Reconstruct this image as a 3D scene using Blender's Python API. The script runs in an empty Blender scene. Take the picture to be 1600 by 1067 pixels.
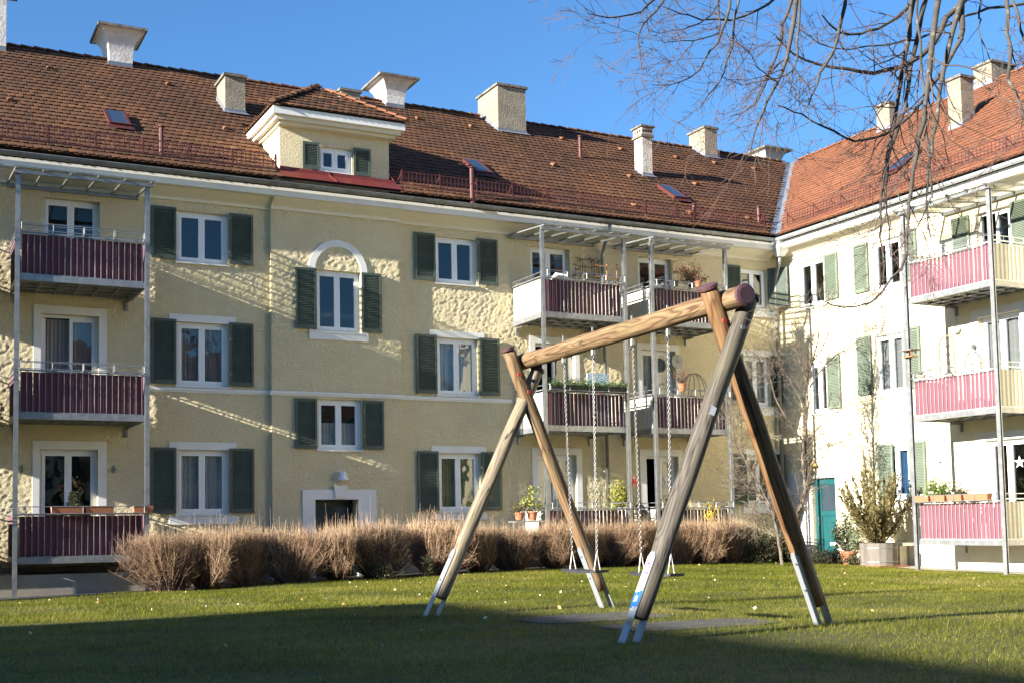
import bpy, math, random
import numpy as np
from math import radians, sin, cos, pi, tan, atan2, sqrt
from mathutils import Vector, Matrix

random.seed(7)
rng = np.random.default_rng(7)
C = bpy.context.scene.collection
scene = bpy.context.scene

# ------------------------------------------------------------------ camera, sky, sun, exposure
cam = bpy.data.objects.new('camera', bpy.data.cameras.new('camera'))
C.objects.link(cam)
R = Matrix(((0.90092272, 0.01518447, 0.43371384),
            (-0.43367047, 0.06921199, 0.8984095),
            (-0.01637633, -0.99748641, 0.06893971)))       # world axes in (right, down, forward)
cam.matrix_world = Matrix(((R[0][0], -R[0][1], -R[0][2], 0), (R[1][0], -R[1][1], -R[1][2], 0),
                           (R[2][0], -R[2][1], -R[2][2], 0), (0, 0, 0, 1)))
cam.data.sensor_width = 36
cam.data.lens = 1855.9 / 1600 * 36
cam.data.shift_x = (800 - 705.86) / 1600
cam.data.shift_y = (693.02 - 533.5) / 1600
cam.data.clip_start = 0.1
cam.data.clip_end = 2000
scene.camera = cam

SUN = Vector((-1, -0.125, 0.31)).normalized()
EL = math.asin(SUN.z)
world = bpy.data.worlds.new('World')
scene.world = world
world.use_nodes = True
nt = world.node_tree
sky = nt.nodes.new('ShaderNodeTexSky')
sky.sky_type = 'NISHITA'
sky.sun_disc = False
sky.sun_elevation = EL
sky.sun_rotation = atan2(SUN.x, SUN.y) % (2 * pi)
sky.air_density = 1.5
sky.dust_density = 0.0
sky.ozone_density = 8.0
sky.altitude = 1500
nt.links.new(sky.outputs[0], nt.nodes['Background'].inputs[0])
nt.nodes['Background'].inputs[1].default_value = 0.061
sl = bpy.data.lights.new('sun', 'SUN')
sl.energy = 4.6
sl.angle = radians(0.5)
sl.color = (1, 0.945, 0.84)
so = bpy.data.objects.new('sun', sl)
so.rotation_euler = SUN.to_track_quat('Z', 'Y').to_euler()
C.objects.link(so)
scene.view_settings.view_transform = 'Standard'
scene.view_settings.look = 'None'
scene.view_settings.gamma = 1
scene.view_settings.exposure = 1.98
scene.view_settings.use_curve_mapping = False

# ------------------------------------------------------------------ helpers
W = {}            # world position of every object


def put(o, parent, origin, label=None, cat=None, group=None, kind=None):
    C.objects.link(o)
    W[o.name] = Vector(origin)
    if parent is not None:
        o.parent = parent
        o.location = Vector(origin) - W[parent.name]
    else:
        o.location = origin
    tag(o, label, cat, group, kind)
    return o


def tag(o, label=None, cat=None, group=None, kind=None):
    if label: o['label'] = label
    if cat: o['category'] = cat
    if group: o['group'] = group
    if kind: o['kind'] = kind
    return o


def thing(name, loc, label, cat, group=None, kind=None):
    return put(bpy.data.objects.new(name, None), None, loc, label, cat, group, kind)


class MB:
    """collects faces in a local frame mapped to the world by self.m"""
    def __init__(s, m=None, flip=False):
        s.v = []; s.f = []; s.m = m; s.flip = flip; s.tint = None

    def add(s, vs, fs):
        n = len(s.v)
        if s.m: vs = [s.m(*p) for p in vs]
        s.v += [tuple(p) for p in vs]
        s.f += [tuple(n + i for i in (reversed(f) if s.flip else f)) for f in fs]

    def box(s, a, b):
        (x0, x1), (y0, y1), (z0, z1) = [sorted((a[i], b[i])) for i in range(3)]
        s.add([(x0, y0, z0), (x1, y0, z0), (x1, y1, z0), (x0, y1, z0), (x0, y0, z1), (x1, y0, z1), (x1, y1, z1), (x0, y1, z1)],
              [(0, 3, 2, 1), (4, 5, 6, 7), (0, 1, 5, 4), (1, 2, 6, 5), (2, 3, 7, 6), (3, 0, 4, 7)])

    def quad(s, *p): s.add(p, [tuple(range(len(p)))])

    def tube(s, pts, rad, n=6, caps=True):
        pts = [Vector(p) for p in pts]
        if not hasattr(rad, '__len__'): rad = [rad] * len(pts)
        vs = []; fs = []
        up = None
        for i, p in enumerate(pts):
            t = (pts[min(i + 1, len(pts) - 1)] - pts[max(i - 1, 0)])
            t = t.normalized() if t.length > 1e-9 else Vector((0, 0, 1))
            if up is None: up = t.orthogonal().normalized()
            a = (up - t * up.dot(t))
            a = a.normalized() if a.length > 1e-6 else t.orthogonal().normalized()
            up = a; b = t.cross(a)
            for k in range(n):
                an = 2 * pi * k / n
                vs.append(tuple(p + (a * cos(an) + b * sin(an)) * rad[i]))
            if i:
                o = (i - 1) * n
                for k in range(n):
                    fs.append((o + k, o + (k + 1) % n, o + n + (k + 1) % n, o + n + k))
        if caps:
            fs.append(tuple(reversed(range(n)))); fs.append(tuple(range(len(vs) - n, len(vs))))
        s.add(vs, fs)

    def ring(s, c, ax, r, tr, n=16, m=5):
        c = Vector(c); ax = Vector(ax).normalized(); u = ax.orthogonal().normalized(); w = ax.cross(u)
        pts = [c + (u * cos(2 * pi * i / n) + w * sin(2 * pi * i / n)) * r for i in range(n + 1)]
        s.tube(pts, tr, m, False)

    def lathe(s, c, prof, n=12):
        c = Vector(c); vs = []; fs = []
        for i, (r, z) in enumerate(prof):
            for k in range(n):
                a = 2 * pi * k / n
                vs.append((c.x + r * cos(a), c.y + r * sin(a), c.z + z))
            if i:
                o = (i - 1) * n
                fs += [(o + k, o + (k + 1) % n, o + n + (k + 1) % n, o + n + k) for k in range(n)]
        fs.append(tuple(reversed(range(n)))); fs.append(tuple(range(len(vs) - n, len(vs))))
        s.add(vs, fs)

    def mesh(s, name, mat, origin=(0, 0, 0), smooth=False):
        me = bpy.data.meshes.new(name)
        o = Vector(origin)
        me.from_pydata([(p[0] - o.x, p[1] - o.y, p[2] - o.z) for p in s.v], [], s.f)
        me.materials.append(mat)
        if smooth:
            me.polygons.foreach_set('use_smooth', [True] * len(me.polygons))
        if s.tint is not None:
            a = me.attributes.new('tint', 'FLOAT', 'FACE')
            a.data.foreach_set('value', np.array(s.tint, dtype=np.float32))
        return me

    def build(s, name, mat, parent=None, origin=None, smooth=False, **k):
        if origin is None:
            origin = W[parent.name] if parent is not None else (0, 0, 0)
        return put(bpy.data.objects.new(name, s.mesh(name, mat, origin, smooth)), parent, origin, **k)


def inst(name, me, parent, origin, **k):
    return put(bpy.data.objects.new(name, me), parent, origin, **k)


def np_mesh(name, verts, faces, mat, tint=None):
    """verts Nx3, faces MxK (all the same size), fast"""
    me = bpy.data.meshes.new(name)
    nf, k = faces.shape
    me.vertices.add(len(verts)); me.vertices.foreach_set('co', verts.astype(np.float32).ravel())
    me.loops.add(nf * k); me.loops.foreach_set('vertex_index', faces.astype(np.int32).ravel())
    me.polygons.add(nf); me.polygons.foreach_set('loop_start', np.arange(0, nf * k, k, dtype=np.int32))
    me.polygons.foreach_set('loop_total', np.full(nf, k, dtype=np.int32))
    me.update(calc_edges=True)
    me.materials.append(mat)
    if tint is not None:
        a = me.attributes.new('tint', 'FLOAT', 'FACE')
        a.data.foreach_set('value', tint.astype(np.float32))
    return me


# ------------------------------------------------------------------ materials
def mat(name, col, rough=0.7, metal=0.0, noise=None, bump=None, ramp=None, spec=0.4, coords='Object', stretch=None, tint=None,
        spots=None, trans=None, streak=None):
    m = bpy.data.materials.new(name); m.use_nodes = True
    n = m.node_tree.nodes; l = m.node_tree.links
    b = n['Principled BSDF']
    b.inputs['Roughness'].default_value = rough
    b.inputs['Metallic'].default_value = metal
    b.inputs['Specular IOR Level'].default_value = spec
    tc = n.new('ShaderNodeTexCoord'); src = tc.outputs[coords]
    if stretch:
        mp = n.new('ShaderNodeMapping'); mp.inputs['Scale'].default_value = stretch
        l.new(src, mp.inputs[0]); src = mp.outputs[0]
    base = n.new('ShaderNodeRGB'); base.outputs[0].default_value = (*col, 1); cur = base.outputs[0]

    def mixc(fac, a, bcol, mode='MIX'):
        mx = n.new('ShaderNodeMix'); mx.data_type = 'RGBA'; mx.blend_type = mode
        if hasattr(fac, 'links'): l.new(fac, mx.inputs[0])
        else: mx.inputs[0].default_value = fac
        l.new(a, mx.inputs[6])
        if hasattr(bcol, 'links'): l.new(bcol, mx.inputs[7])
        else: mx.inputs[7].default_value = (*bcol, 1)
        return mx.outputs[2]

    def nz(scale, detail=4, rgh=0.6, dist=0.0):
        t = n.new('ShaderNodeTexNoise'); t.inputs['Scale'].default_value = scale
        t.inputs['Detail'].default_value = detail; t.inputs['Roughness'].default_value = rgh
        t.inputs['Distortion'].default_value = dist
        l.new(src, t.inputs['Vector']); return t.outputs[0]

    def rng_(x, a, bb):
        r = n.new('ShaderNodeMapRange'); r.inputs[1].default_value = a; r.inputs[2].default_value = bb
        l.new(x, r.inputs[0]); return r.outputs[0]
    if tint:      # list of (threshold-position, colour)
        at = n.new('ShaderNodeAttribute'); at.attribute_name = 'tint'
        cr = n.new('ShaderNodeValToRGB'); el = cr.color_ramp.elements
        el[0].position, el[0].color = tint[0][0], (*tint[0][1], 1)
        el[1].position, el[1].color = tint[-1][0], (*tint[-1][1], 1)
        for p, c in tint[1:-1]:
            e = el.new(p); e.color = (*c, 1)
        l.new(at.outputs['Fac'], cr.inputs[0]); cur = cr.outputs[0]
    for (scale, c2, lo, hi) in (noise or []):
        cur = mixc(rng_(nz(scale), lo, hi), cur, c2)
    for (scale, c2, lo, hi) in (spots or []):
        v = n.new('ShaderNodeTexVoronoi'); v.inputs['Scale'].default_value = scale
        l.new(src, v.inputs['Vector']); cur = mixc(rng_(v.outputs['Distance'], lo, hi), cur, c2)
    if streak:
        mp = n.new('ShaderNodeMapping'); mp.inputs['Scale'].default_value = (7, 7, .4); l.new(tc.outputs['Object'], mp.inputs[0]); old = src; src = mp.outputs[0]
        cur = mixc(rng_(nz(1.0, 3), .5, .8), cur, streak); src = old
    l.new(cur, b.inputs['Base Color'])
    hgt = None
    if bump:
        for (scale, dist, kind) in bump:
            if kind == 'v':
                v = n.new('ShaderNodeTexVoronoi'); v.inputs['Scale'].default_value = scale
                l.new(src, v.inputs['Vector']); h = v.outputs['Distance']
            else: h = nz(scale, 5, 0.65, 0.3 if kind == 'd' else 0)
            bp = n.new('ShaderNodeBump'); bp.inputs['Strength'].default_value = 1
            bp.inputs['Distance'].default_value = dist
            l.new(h, bp.inputs['Height'])
            if hgt: l.new(hgt, bp.inputs['Normal'])
            hgt = bp.outputs[0]
        l.new(hgt, b.inputs['Normal'])
    if trans:
        b.inputs['Transmission Weight'].default_value = 0
        tr = n.new('ShaderNodeBsdfTranslucent'); l.new(cur, tr.inputs[0])
        ms = n.new('ShaderNodeMixShader'); ms.inputs[0].default_value = trans
        l.new(b.outputs[0], ms.inputs[1]); l.new(tr.outputs[0], ms.inputs[2])
        l.new(ms.outputs[0], n['Material Output'].inputs[0])
    return m


def glass_mat(name, base=0.08, tint=(0.80, 0.86, 0.86), top=0.85, wave=0.006):
    """thin glazing: reflection rises towards grazing angles, the rest passes through"""
    m = bpy.data.materials.new(name); m.use_nodes = True
    n = m.node_tree.nodes; l = m.node_tree.links
    n.remove(n['Principled BSDF'])
    t = n.new('ShaderNodeBsdfTransparent'); t.inputs[0].default_value = (*tint, 1)
    g = n.new('ShaderNodeBsdfGlossy'); g.inputs['Roughness'].default_value = 0.0
    f = n.new('ShaderNodeLayerWeight'); f.inputs[0].default_value = 0.5
    pw = n.new('ShaderNodeMath'); pw.operation = 'POWER'; pw.inputs[1].default_value = 4.0; l.new(f.outputs['Facing'], pw.inputs[0])
    mr = n.new('ShaderNodeMapRange'); mr.inputs[3].default_value = base; mr.inputs[4].default_value = top; l.new(pw.outputs[0], mr.inputs[0])
    tc = n.new('ShaderNodeTexCoord'); nz = n.new('ShaderNodeTexNoise'); nz.inputs['Scale'].default_value = 1.6
    bp = n.new('ShaderNodeBump'); bp.inputs['Distance'].default_value = wave
    l.new(tc.outputs['Object'], nz.inputs[0]); l.new(nz.outputs[0], bp.inputs['Height']); l.new(bp.outputs[0], g.inputs['Normal'])
    mx = n.new('ShaderNodeMixShader')
    l.new(mr.outputs[0], mx.inputs[0]); l.new(t.outputs[0], mx.inputs[1]); l.new(g.outputs[0], mx.inputs[2])
    l.new(mx.outputs[0], n['Material Output'].inputs[0])
    return m


STUCCO = mat('rough_cream_render', (0.80, 0.685, 0.44), 0.92, noise=[(0.5, (0.73, 0.62, 0.39), 0.4, 0.75), (3, (0.82, 0.71, 0.475), 0.4, 0.7), (0.23, (0.70, 0.60, 0.40), 0.55, 0.8)],
             bump=[(22, 0.06, 'd'), (60, 0.02, 'n')], spec=0.12)
STUCCO_B = mat('fine_cream_render', (0.76, 0.67, 0.46), 0.92, noise=[(0.6, (0.66, 0.57, 0.38), 0.5, 0.8), (5, (0.80, 0.72, 0.5), 0.4, 0.7)],
               bump=[(14, 0.02, 'd')], spec=0.15, streak=(0.66, 0.58, 0.40))
PLINTH = mat('grey_plinth_render', (0.30, 0.265, 0.215), 0.9, noise=[(2.5, (0.24, 0.21, 0.17), 0.45, 0.7)], bump=[(30, 0.006, 'n')])
PLINTH_B = mat('pale_plinth_render', (0.72, 0.66, 0.52), 0.9, noise=[(2.5, (0.60, 0.54, 0.42), 0.5, 0.75), (14, (0.4, 0.36, 0.3), 0.68, 0.8)], bump=[(30, 0.006, 'n')])
TRIM = mat('white_trim_paint', (0.74, 0.73, 0.70), 0.75, noise=[(2.2, (0.64, 0.63, 0.60), 0.5, 0.8)], bump=[(60, 0.002, 'n')])
CREAM = mat('cream_cornice_paint', (0.66, 0.61, 0.49), 0.8, noise=[(1.5, (0.57, 0.52, 0.42), 0.5, 0.8)], bump=[(60, 0.002, 'n')])
PVC = mat('white_window_frame', (0.78, 0.80, 0.82), 0.35, noise=[(3, (0.70, 0.72, 0.74), 0.5, 0.8)])
GREEN = mat('green_shutter_paint', (0.060, 0.080, 0.062), 0.55, noise=[(4, (0.079, 0.102, 0.082), 0.4, 0.7), (22, (0.180, 0.228, 0.192), 0.66, 0.78)], bump=[(40, 0.002, 'n')])
GREEN_B = mat('sunlit_green_shutter_paint', (0.125, 0.155, 0.115), 0.55, noise=[(4, (0.155, 0.19, 0.145), 0.4, 0.7), (22, (0.24, 0.30, 0.24), 0.66, 0.78)], bump=[(40, 0.002, 'n')])  # lighter copy of the shutter green, sunlight put into the colour
GLASS = glass_mat('window_glass', 0.062, (0.88, 0.90, 0.90))
CANOPYG = glass_mat('canopy_glass', 0.05, (0.82, 0.82, 0.77), 0.3, 0.0)
STEEL = mat('galvanised_steel', (0.230, 0.238, 0.245), 0.45, 0.6, noise=[(7, (0.317, 0.324, 0.331), 0.4, 0.65)], bump=[(60, 0.001, 'n')])
ZINC = mat('weathered_zinc', (0.24, 0.25, 0.25), 0.5, 0.55, noise=[(3, (0.15, 0.15, 0.14), 0.45, 0.7), (11, (0.33, 0.31, 0.27), 0.6, 0.8)])
ZINC_B = mat('pale_zinc', (0.50, 0.53, 0.54), 0.45, 0.5, noise=[(3, (0.42, 0.44, 0.45), 0.45, 0.7)])
PURPLE = mat('plum_fabric', (0.085, 0.026, 0.040), 0.85, noise=[(3, (0.105, 0.034, 0.050), 0.4, 0.7)], bump=[(160, 0.001, 'n')])
PINK = mat('sunlit_rose_fabric', (0.165, 0.058, 0.080), 0.85, noise=[(2, (0.20, 0.080, 0.105), 0.4, 0.7)], bump=[(160, 0.001, 'n')], trans=0.1)  # plum fabric again, brightened in its colour for the sunlit facade
BEIGE = mat('beige_side_panel', (0.46, 0.44, 0.365), 0.6, noise=[(6, (0.38, 0.36, 0.30), 0.5, 0.8)])
REDM = mat('red_painted_metal', (0.084, 0.019, 0.016), 0.55, noise=[(5, (0.059, 0.017, 0.014), 0.4, 0.7), (14, (0.152, 0.054, 0.043), 0.6, 0.8)])
REDF = mat('red_flashing', (0.149, 0.027, 0.021), 0.5, noise=[(5, (0.115, 0.021, 0.019), 0.4, 0.7)])
TILE = mat('clay_roof_tile', (0.156, 0.078, 0.047), 0.85, tint=[(0.0, (0.035, 0.023, 0.016)), (0.25, (0.082, 0.041, 0.023)), (0.6, (0.136, 0.062, 0.030)), (0.85, (0.191, 0.086, 0.039)), (1.0, (0.242, 0.121, 0.062))],
           noise=[(0.55, (0.082, 0.045, 0.030), 0.45, 0.85), (16, (0.058, 0.035, 0.027), 0.56, 0.8)], bump=[(60, 0.003, 'n')], spec=0.2)
TILE_B = mat('orange_clay_roof_tile', (0.249, 0.124, 0.067), 0.85, tint=[(0.0, (0.129, 0.058, 0.036)), (0.3, (0.195, 0.079, 0.044)), (0.7, (0.241, 0.098, 0.052)), (1.0, (0.299, 0.132, 0.075))],
             noise=[(0.6, (0.182, 0.083, 0.050), 0.5, 0.85), (16, (0.124, 0.071, 0.050), 0.6, 0.8)], bump=[(60, 0.003, 'n')], spec=0.2)
UNDER = mat('dark_roof_boarding', (0.055, 0.035, 0.028), 0.95)
CHIM = mat('rough_grey_chimney_render', (0.302, 0.266, 0.202), 0.95, noise=[(3, (0.216, 0.187, 0.151), 0.4, 0.7)], bump=[(16, 0.05, 'd'), (40, 0.015, 'n')], spec=0.1)
CHIMW = mat('whitewashed_chimney', (0.66, 0.62, 0.58), 0.9, noise=[(2.5, (0.52, 0.46, 0.42), 0.45, 0.75), (8, (0.42, 0.37, 0.33), 0.62, 0.8)], bump=[(12, 0.012, 'n')])
CONC = mat('mossy_concrete_cap', (0.20, 0.18, 0.15), 0.95, noise=[(6, (0.09, 0.085, 0.07), 0.4, 0.65)], bump=[(25, 0.01, 'n')])
LEAD = mat('lead_flashing', (0.22, 0.24, 0.27), 0.5, 0.5, noise=[(5, (0.32, 0.34, 0.37), 0.5, 0.7)])
ROOM = mat('interior_plaster', (0.20, 0.17, 0.14), 0.95)
DARK = mat('black_void', (0.012, 0.012, 0.013), 0.8)
CURT = mat('white_net_curtain', (0.70, 0.70, 0.69), 0.9, trans=0.35)
CURTY = mat('yellow_curtain', (0.55, 0.50, 0.22), 0.9, trans=0.35)
CURTG = mat('grey_curtain', (0.34, 0.34, 0.34), 0.9, trans=0.3)
BLUE = mat('blue_curtain', (0.033, 0.121, 0.275), 0.9, trans=0.3)
TEAL = mat('teal_door_paint', (0.008, 0.070, 0.076), 0.4, noise=[(4, (0.011, 0.079, 0.086), 0.4, 0.7)])
TERRA = mat('terracotta', (0.360, 0.137, 0.065), 0.8, noise=[(6, (0.288, 0.122, 0.072), 0.4, 0.7)])
BLACKP = mat('black_rubber', (0.022, 0.022, 0.024), 0.6, noise=[(8, (0.04, 0.04, 0.04), 0.4, 0.7)], bump=[(40, 0.003, 'n')])
MATR = mat('grey_rubber_mat', (0.092, 0.086, 0.078), 0.95, noise=[(5, (0.052, 0.048, 0.040), 0.4, 0.65), (40, (0.128, 0.120, 0.096), 0.55, 0.7)], bump=[(60, 0.01, 'n')])
CHAINM = mat('stainless_chain', (0.338, 0.323, 0.300), 0.35, 0.8)
CAPM = mat('plum_plastic_cap', (0.080, 0.036, 0.040), 0.55, noise=[(20, (0.108, 0.061, 0.065), 0.5, 0.7)])
BARK = mat('grey_bark', (0.071, 0.062, 0.053), 0.9, noise=[(5, (0.043, 0.037, 0.032), 0.4, 0.65), (11, (0.161, 0.155, 0.124), 0.58, 0.72)], bump=[(40, 0.004, 'n')])
TWIGB = mat('brown_twig_bark', (0.112, 0.071, 0.056), 0.85, noise=[(2, (0.068, 0.049, 0.041), 0.4, 0.7)])
BARKP = mat('pale_brown_bark', (0.180, 0.144, 0.108), 0.9, noise=[(6, (0.122, 0.094, 0.072), 0.4, 0.65)], bump=[(40, 0.004, 'n')])
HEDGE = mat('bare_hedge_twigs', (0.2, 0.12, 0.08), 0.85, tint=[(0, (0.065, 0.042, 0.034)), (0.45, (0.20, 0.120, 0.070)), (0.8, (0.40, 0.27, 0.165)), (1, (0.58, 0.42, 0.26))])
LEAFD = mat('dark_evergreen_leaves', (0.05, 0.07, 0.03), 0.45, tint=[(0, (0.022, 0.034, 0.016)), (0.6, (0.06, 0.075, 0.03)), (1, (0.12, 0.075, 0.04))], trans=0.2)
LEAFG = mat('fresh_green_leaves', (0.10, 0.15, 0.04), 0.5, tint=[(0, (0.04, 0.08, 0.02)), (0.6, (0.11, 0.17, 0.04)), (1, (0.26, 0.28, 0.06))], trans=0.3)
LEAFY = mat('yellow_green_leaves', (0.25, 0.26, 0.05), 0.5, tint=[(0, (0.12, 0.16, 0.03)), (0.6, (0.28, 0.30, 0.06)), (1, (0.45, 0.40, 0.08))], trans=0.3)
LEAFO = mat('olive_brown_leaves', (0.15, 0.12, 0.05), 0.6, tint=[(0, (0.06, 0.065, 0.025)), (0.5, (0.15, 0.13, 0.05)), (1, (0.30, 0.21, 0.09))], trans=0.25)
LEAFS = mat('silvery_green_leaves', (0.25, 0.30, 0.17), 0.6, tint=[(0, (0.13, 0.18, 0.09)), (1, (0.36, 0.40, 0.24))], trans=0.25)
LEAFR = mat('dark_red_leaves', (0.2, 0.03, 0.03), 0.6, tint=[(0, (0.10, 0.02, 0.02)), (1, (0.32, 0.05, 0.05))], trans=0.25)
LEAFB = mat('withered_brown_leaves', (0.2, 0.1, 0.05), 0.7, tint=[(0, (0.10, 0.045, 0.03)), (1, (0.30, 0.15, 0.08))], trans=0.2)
YELLOW = mat('yellow_petals', (0.80, 0.60, 0.03), 0.6, trans=0.3)
WHITEP = mat('white_petals', (0.80, 0.80, 0.78), 0.6)
REDP = mat('red_petals', (0.6, 0.05, 0.03), 0.6, trans=0.2)
LITTER = mat('fallen_leaves', (0.36, 0.20, 0.09), 0.8, tint=[(0, (0.20, 0.11, 0.05)), (0.6, (0.42, 0.25, 0.10)), (1, (0.62, 0.52, 0.34))])
GRASS = mat('grass_blades', (0.1, 0.13, 0.02), 0.6, tint=[(0, (0.040, 0.047, 0.004)), (0.4, (0.108, 0.128, 0.008)), (0.8, (0.190, 0.200, 0.018)), (1, (0.34, 0.27, 0.09))], trans=0.35, spec=0.25)
SOIL = mat('lawn_ground', (0.070, 0.074, 0.008), 0.95, noise=[(0.35, (0.095, 0.088, 0.014), 0.4, 0.7), (6, (0.040, 0.036, 0.016), 0.45, 0.7)], bump=[(18, 0.02, 'n')])
BED = mat('bare_soil', (0.055, 0.042, 0.028), 0.95, noise=[(7, (0.09, 0.065, 0.04), 0.5, 0.7)], bump=[(22, 0.03, 'n')])
PAVE = mat('dark_asphalt', (0.045, 0.045, 0.045), 0.95, noise=[(20, (0.07, 0.07, 0.068), 0.5, 0.7)], bump=[(50, 0.006, 'n')])
PAVEL = mat('pale_concrete_slab', (0.36, 0.33, 0.27), 0.9, noise=[(6, (0.26, 0.24, 0.20), 0.45, 0.7)], bump=[(30, 0.006, 'n')])
WOODL = mat('light_wood', (0.38, 0.20, 0.09), 0.7, noise=[(5, (0.26, 0.13, 0.06), 0.4, 0.7)])
TUBW = mat('grey_weathered_wood', (0.175, 0.154, 0.126), 0.9, noise=[(6, (0.105, 0.091, 0.077), 0.4, 0.7)], stretch=(1, 1, 0.2), bump=[(30, 0.01, 'n')])
RUST = mat('rusty_iron', (0.10, 0.05, 0.03), 0.85, noise=[(20, (0.20, 0.09, 0.04), 0.45, 0.7)])
SKYL = mat('skylight_glass', (0.03, 0.045, 0.06), 0.04, spec=1.0)
STICKW = mat('white_sticker', (0.78, 0.78, 0.80), 0.4)
STICKV = mat('violet_sticker', (0.30, 0.10, 0.52), 0.4)
STICKB = mat('blue_sticker', (0.02, 0.12, 0.50), 0.4)
STICKY = mat('ochre_sticker', (0.40, 0.28, 0.12), 0.5)
PLATE = mat('zinc_plated_steel', (0.317, 0.331, 0.346), 0.5, 0.4, noise=[(9, (0.324, 0.346, 0.374), 0.45, 0.7)])


def wood(name, cols, ring=9.0, dark=0.6, green=0.0):
    """round timber along local Z: growth rings broken up along the grain, with knots, streaks and drying cracks"""
    m = bpy.data.materials.new(name); m.use_nodes = True
    n = m.node_tree.nodes; l = m.node_tree.links; b = n['Principled BSDF']
    b.inputs['Roughness'].default_value = 0.72; b.inputs['Specular IOR Level'].default_value = 0.3
    tc = n.new('ShaderNodeTexCoord')
    mp = n.new('ShaderNodeMapping'); mp.inputs['Scale'].default_value = (ring, ring, 0.9); l.new(tc.outputs['Object'], mp.inputs[0])
    nz = n.new('ShaderNodeTexNoise'); nz.inputs['Scale'].default_value = 1.0; nz.inputs['Detail'].default_value = 1.5; nz.inputs['Distortion'].default_value = 0.5
    l.new(mp.outputs[0], nz.inputs['Vector'])
    mu = n.new('ShaderNodeMath'); mu.operation = 'MULTIPLY'; mu.inputs[1].default_value = 9.0; l.new(nz.outputs[0], mu.inputs[0])
    fr = n.new('ShaderNodeMath'); fr.operation = 'PINGPONG'; fr.inputs[1].default_value = 0.5; l.new(mu.outputs[0], fr.inputs[0])
    cr = n.new('ShaderNodeValToRGB'); e = cr.color_ramp.elements
    e[0].position, e[0].color = 0.0, (*cols[0], 1); e[1].position, e[1].color = 0.5, (*cols[2], 1)
    x = e.new(0.16); x.color = (*cols[1], 1)
    l.new(fr.outputs[0], cr.inputs[0])
    mp2 = n.new('ShaderNodeMapping'); mp2.inputs['Scale'].default_value = (60, 60, 1.6); l.new(tc.outputs['Object'], mp2.inputs[0])
    n2 = n.new('ShaderNodeTexNoise'); n2.inputs['Scale'].default_value = 1; n2.inputs['Detail'].default_value = 4; l.new(mp2.outputs[0], n2.inputs['Vector'])
    r2 = n.new('ShaderNodeMapRange'); r2.inputs[1].default_value = 0.45; r2.inputs[2].default_value = 0.75; r2.inputs[4].default_value = dark; l.new(n2.outputs[0], r2.inputs[0])
    mx = n.new('ShaderNodeMix'); mx.data_type = 'RGBA'; l.new(r2.outputs[0], mx.inputs[0]); l.new(cr.outputs[0], mx.inputs[6]); mx.inputs[7].default_value = (cols[0][0] * .45, cols[0][1] * .45, cols[0][2] * .45, 1)
    # long drying cracks
    mp4 = n.new('ShaderNodeMapping'); mp4.inputs['Scale'].default_value = (11, 11, .55); mp4.inputs['Location'].default_value = (ring, 3.1, ring * .37); l.new(tc.outputs['Object'], mp4.inputs[0])
    n4 = n.new('ShaderNodeTexNoise'); n4.inputs['Scale'].default_value = 1; n4.inputs['Detail'].default_value = 1; l.new(mp4.outputs[0], n4.inputs['Vector'])
    s4 = n.new('ShaderNodeMath'); s4.operation = 'SUBTRACT'; s4.inputs[1].default_value = .56; l.new(n4.outputs[0], s4.inputs[0])
    a4 = n.new('ShaderNodeMath'); a4.operation = 'ABSOLUTE'; l.new(s4.outputs[0], a4.inputs[0])
    r4 = n.new('ShaderNodeMapRange'); r4.inputs[1].default_value = .004; r4.inputs[2].default_value = .012; r4.inputs[3].default_value = .85; r4.inputs[4].default_value = 0; l.new(a4.outputs[0], r4.inputs[0])
    m4 = n.new('ShaderNodeMix'); m4.data_type = 'RGBA'; l.new(r4.outputs[0], m4.inputs[0]); l.new(mx.outputs[2], m4.inputs[6]); m4.inputs[7].default_value = (0.02, 0.014, 0.009, 1); mx = m4
    # knots
    mp3 = n.new('ShaderNodeMapping'); mp3.inputs['Scale'].default_value = (3.2, 3.2, 1.9); l.new(tc.outputs['Object'], mp3.inputs[0])
    v = n.new('ShaderNodeTexVoronoi'); v.inputs['Scale'].default_value = 1.0; l.new(mp3.outputs[0], v.inputs['Vector'])
    r3 = n.new('ShaderNodeMapRange'); r3.inputs[1].default_value = 0.085; r3.inputs[2].default_value = 0.13; r3.inputs[3].default_value = 0.8; r3.inputs[4].default_value = 0; l.new(v.outputs['Distance'], r3.inputs[0])
    m3 = n.new('ShaderNodeMix'); m3.data_type = 'RGBA'; l.new(r3.outputs[0], m3.inputs[0]); l.new(mx.outputs[2], m3.inputs[6]); m3.inputs[7].default_value = (cols[0][0] * .6, cols[0][1] * .5, cols[0][2] * .45, 1)
    cur = m3.outputs[2]
    ng = n.new('ShaderNodeTexNoise'); ng.inputs['Scale'].default_value = 1.6; ng.inputs['Detail'].default_value = 3; l.new(tc.outputs['Object'], ng.inputs['Vector'])
    rg = n.new('ShaderNodeMapRange'); rg.inputs[1].default_value = 0.48; rg.inputs[2].default_value = 0.7; rg.inputs[4].default_value = green; l.new(ng.outputs[0], rg.inputs[0])
    mg = n.new('ShaderNodeMix'); mg.data_type = 'RGBA'; l.new(rg.outputs[0], mg.inputs[0]); l.new(cur, mg.inputs[6]); mg.inputs[7].default_value = (0.12, 0.11, 0.045, 1)
    l.new(mg.outputs[2], b.inputs['Base Color'])
    bp = n.new('ShaderNodeBump'); bp.inputs['Distance'].default_value = 0.004; l.new(n2.outputs[0], bp.inputs['Height']); l.new(bp.outputs[0], b.inputs['Normal'])
    return m


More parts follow.
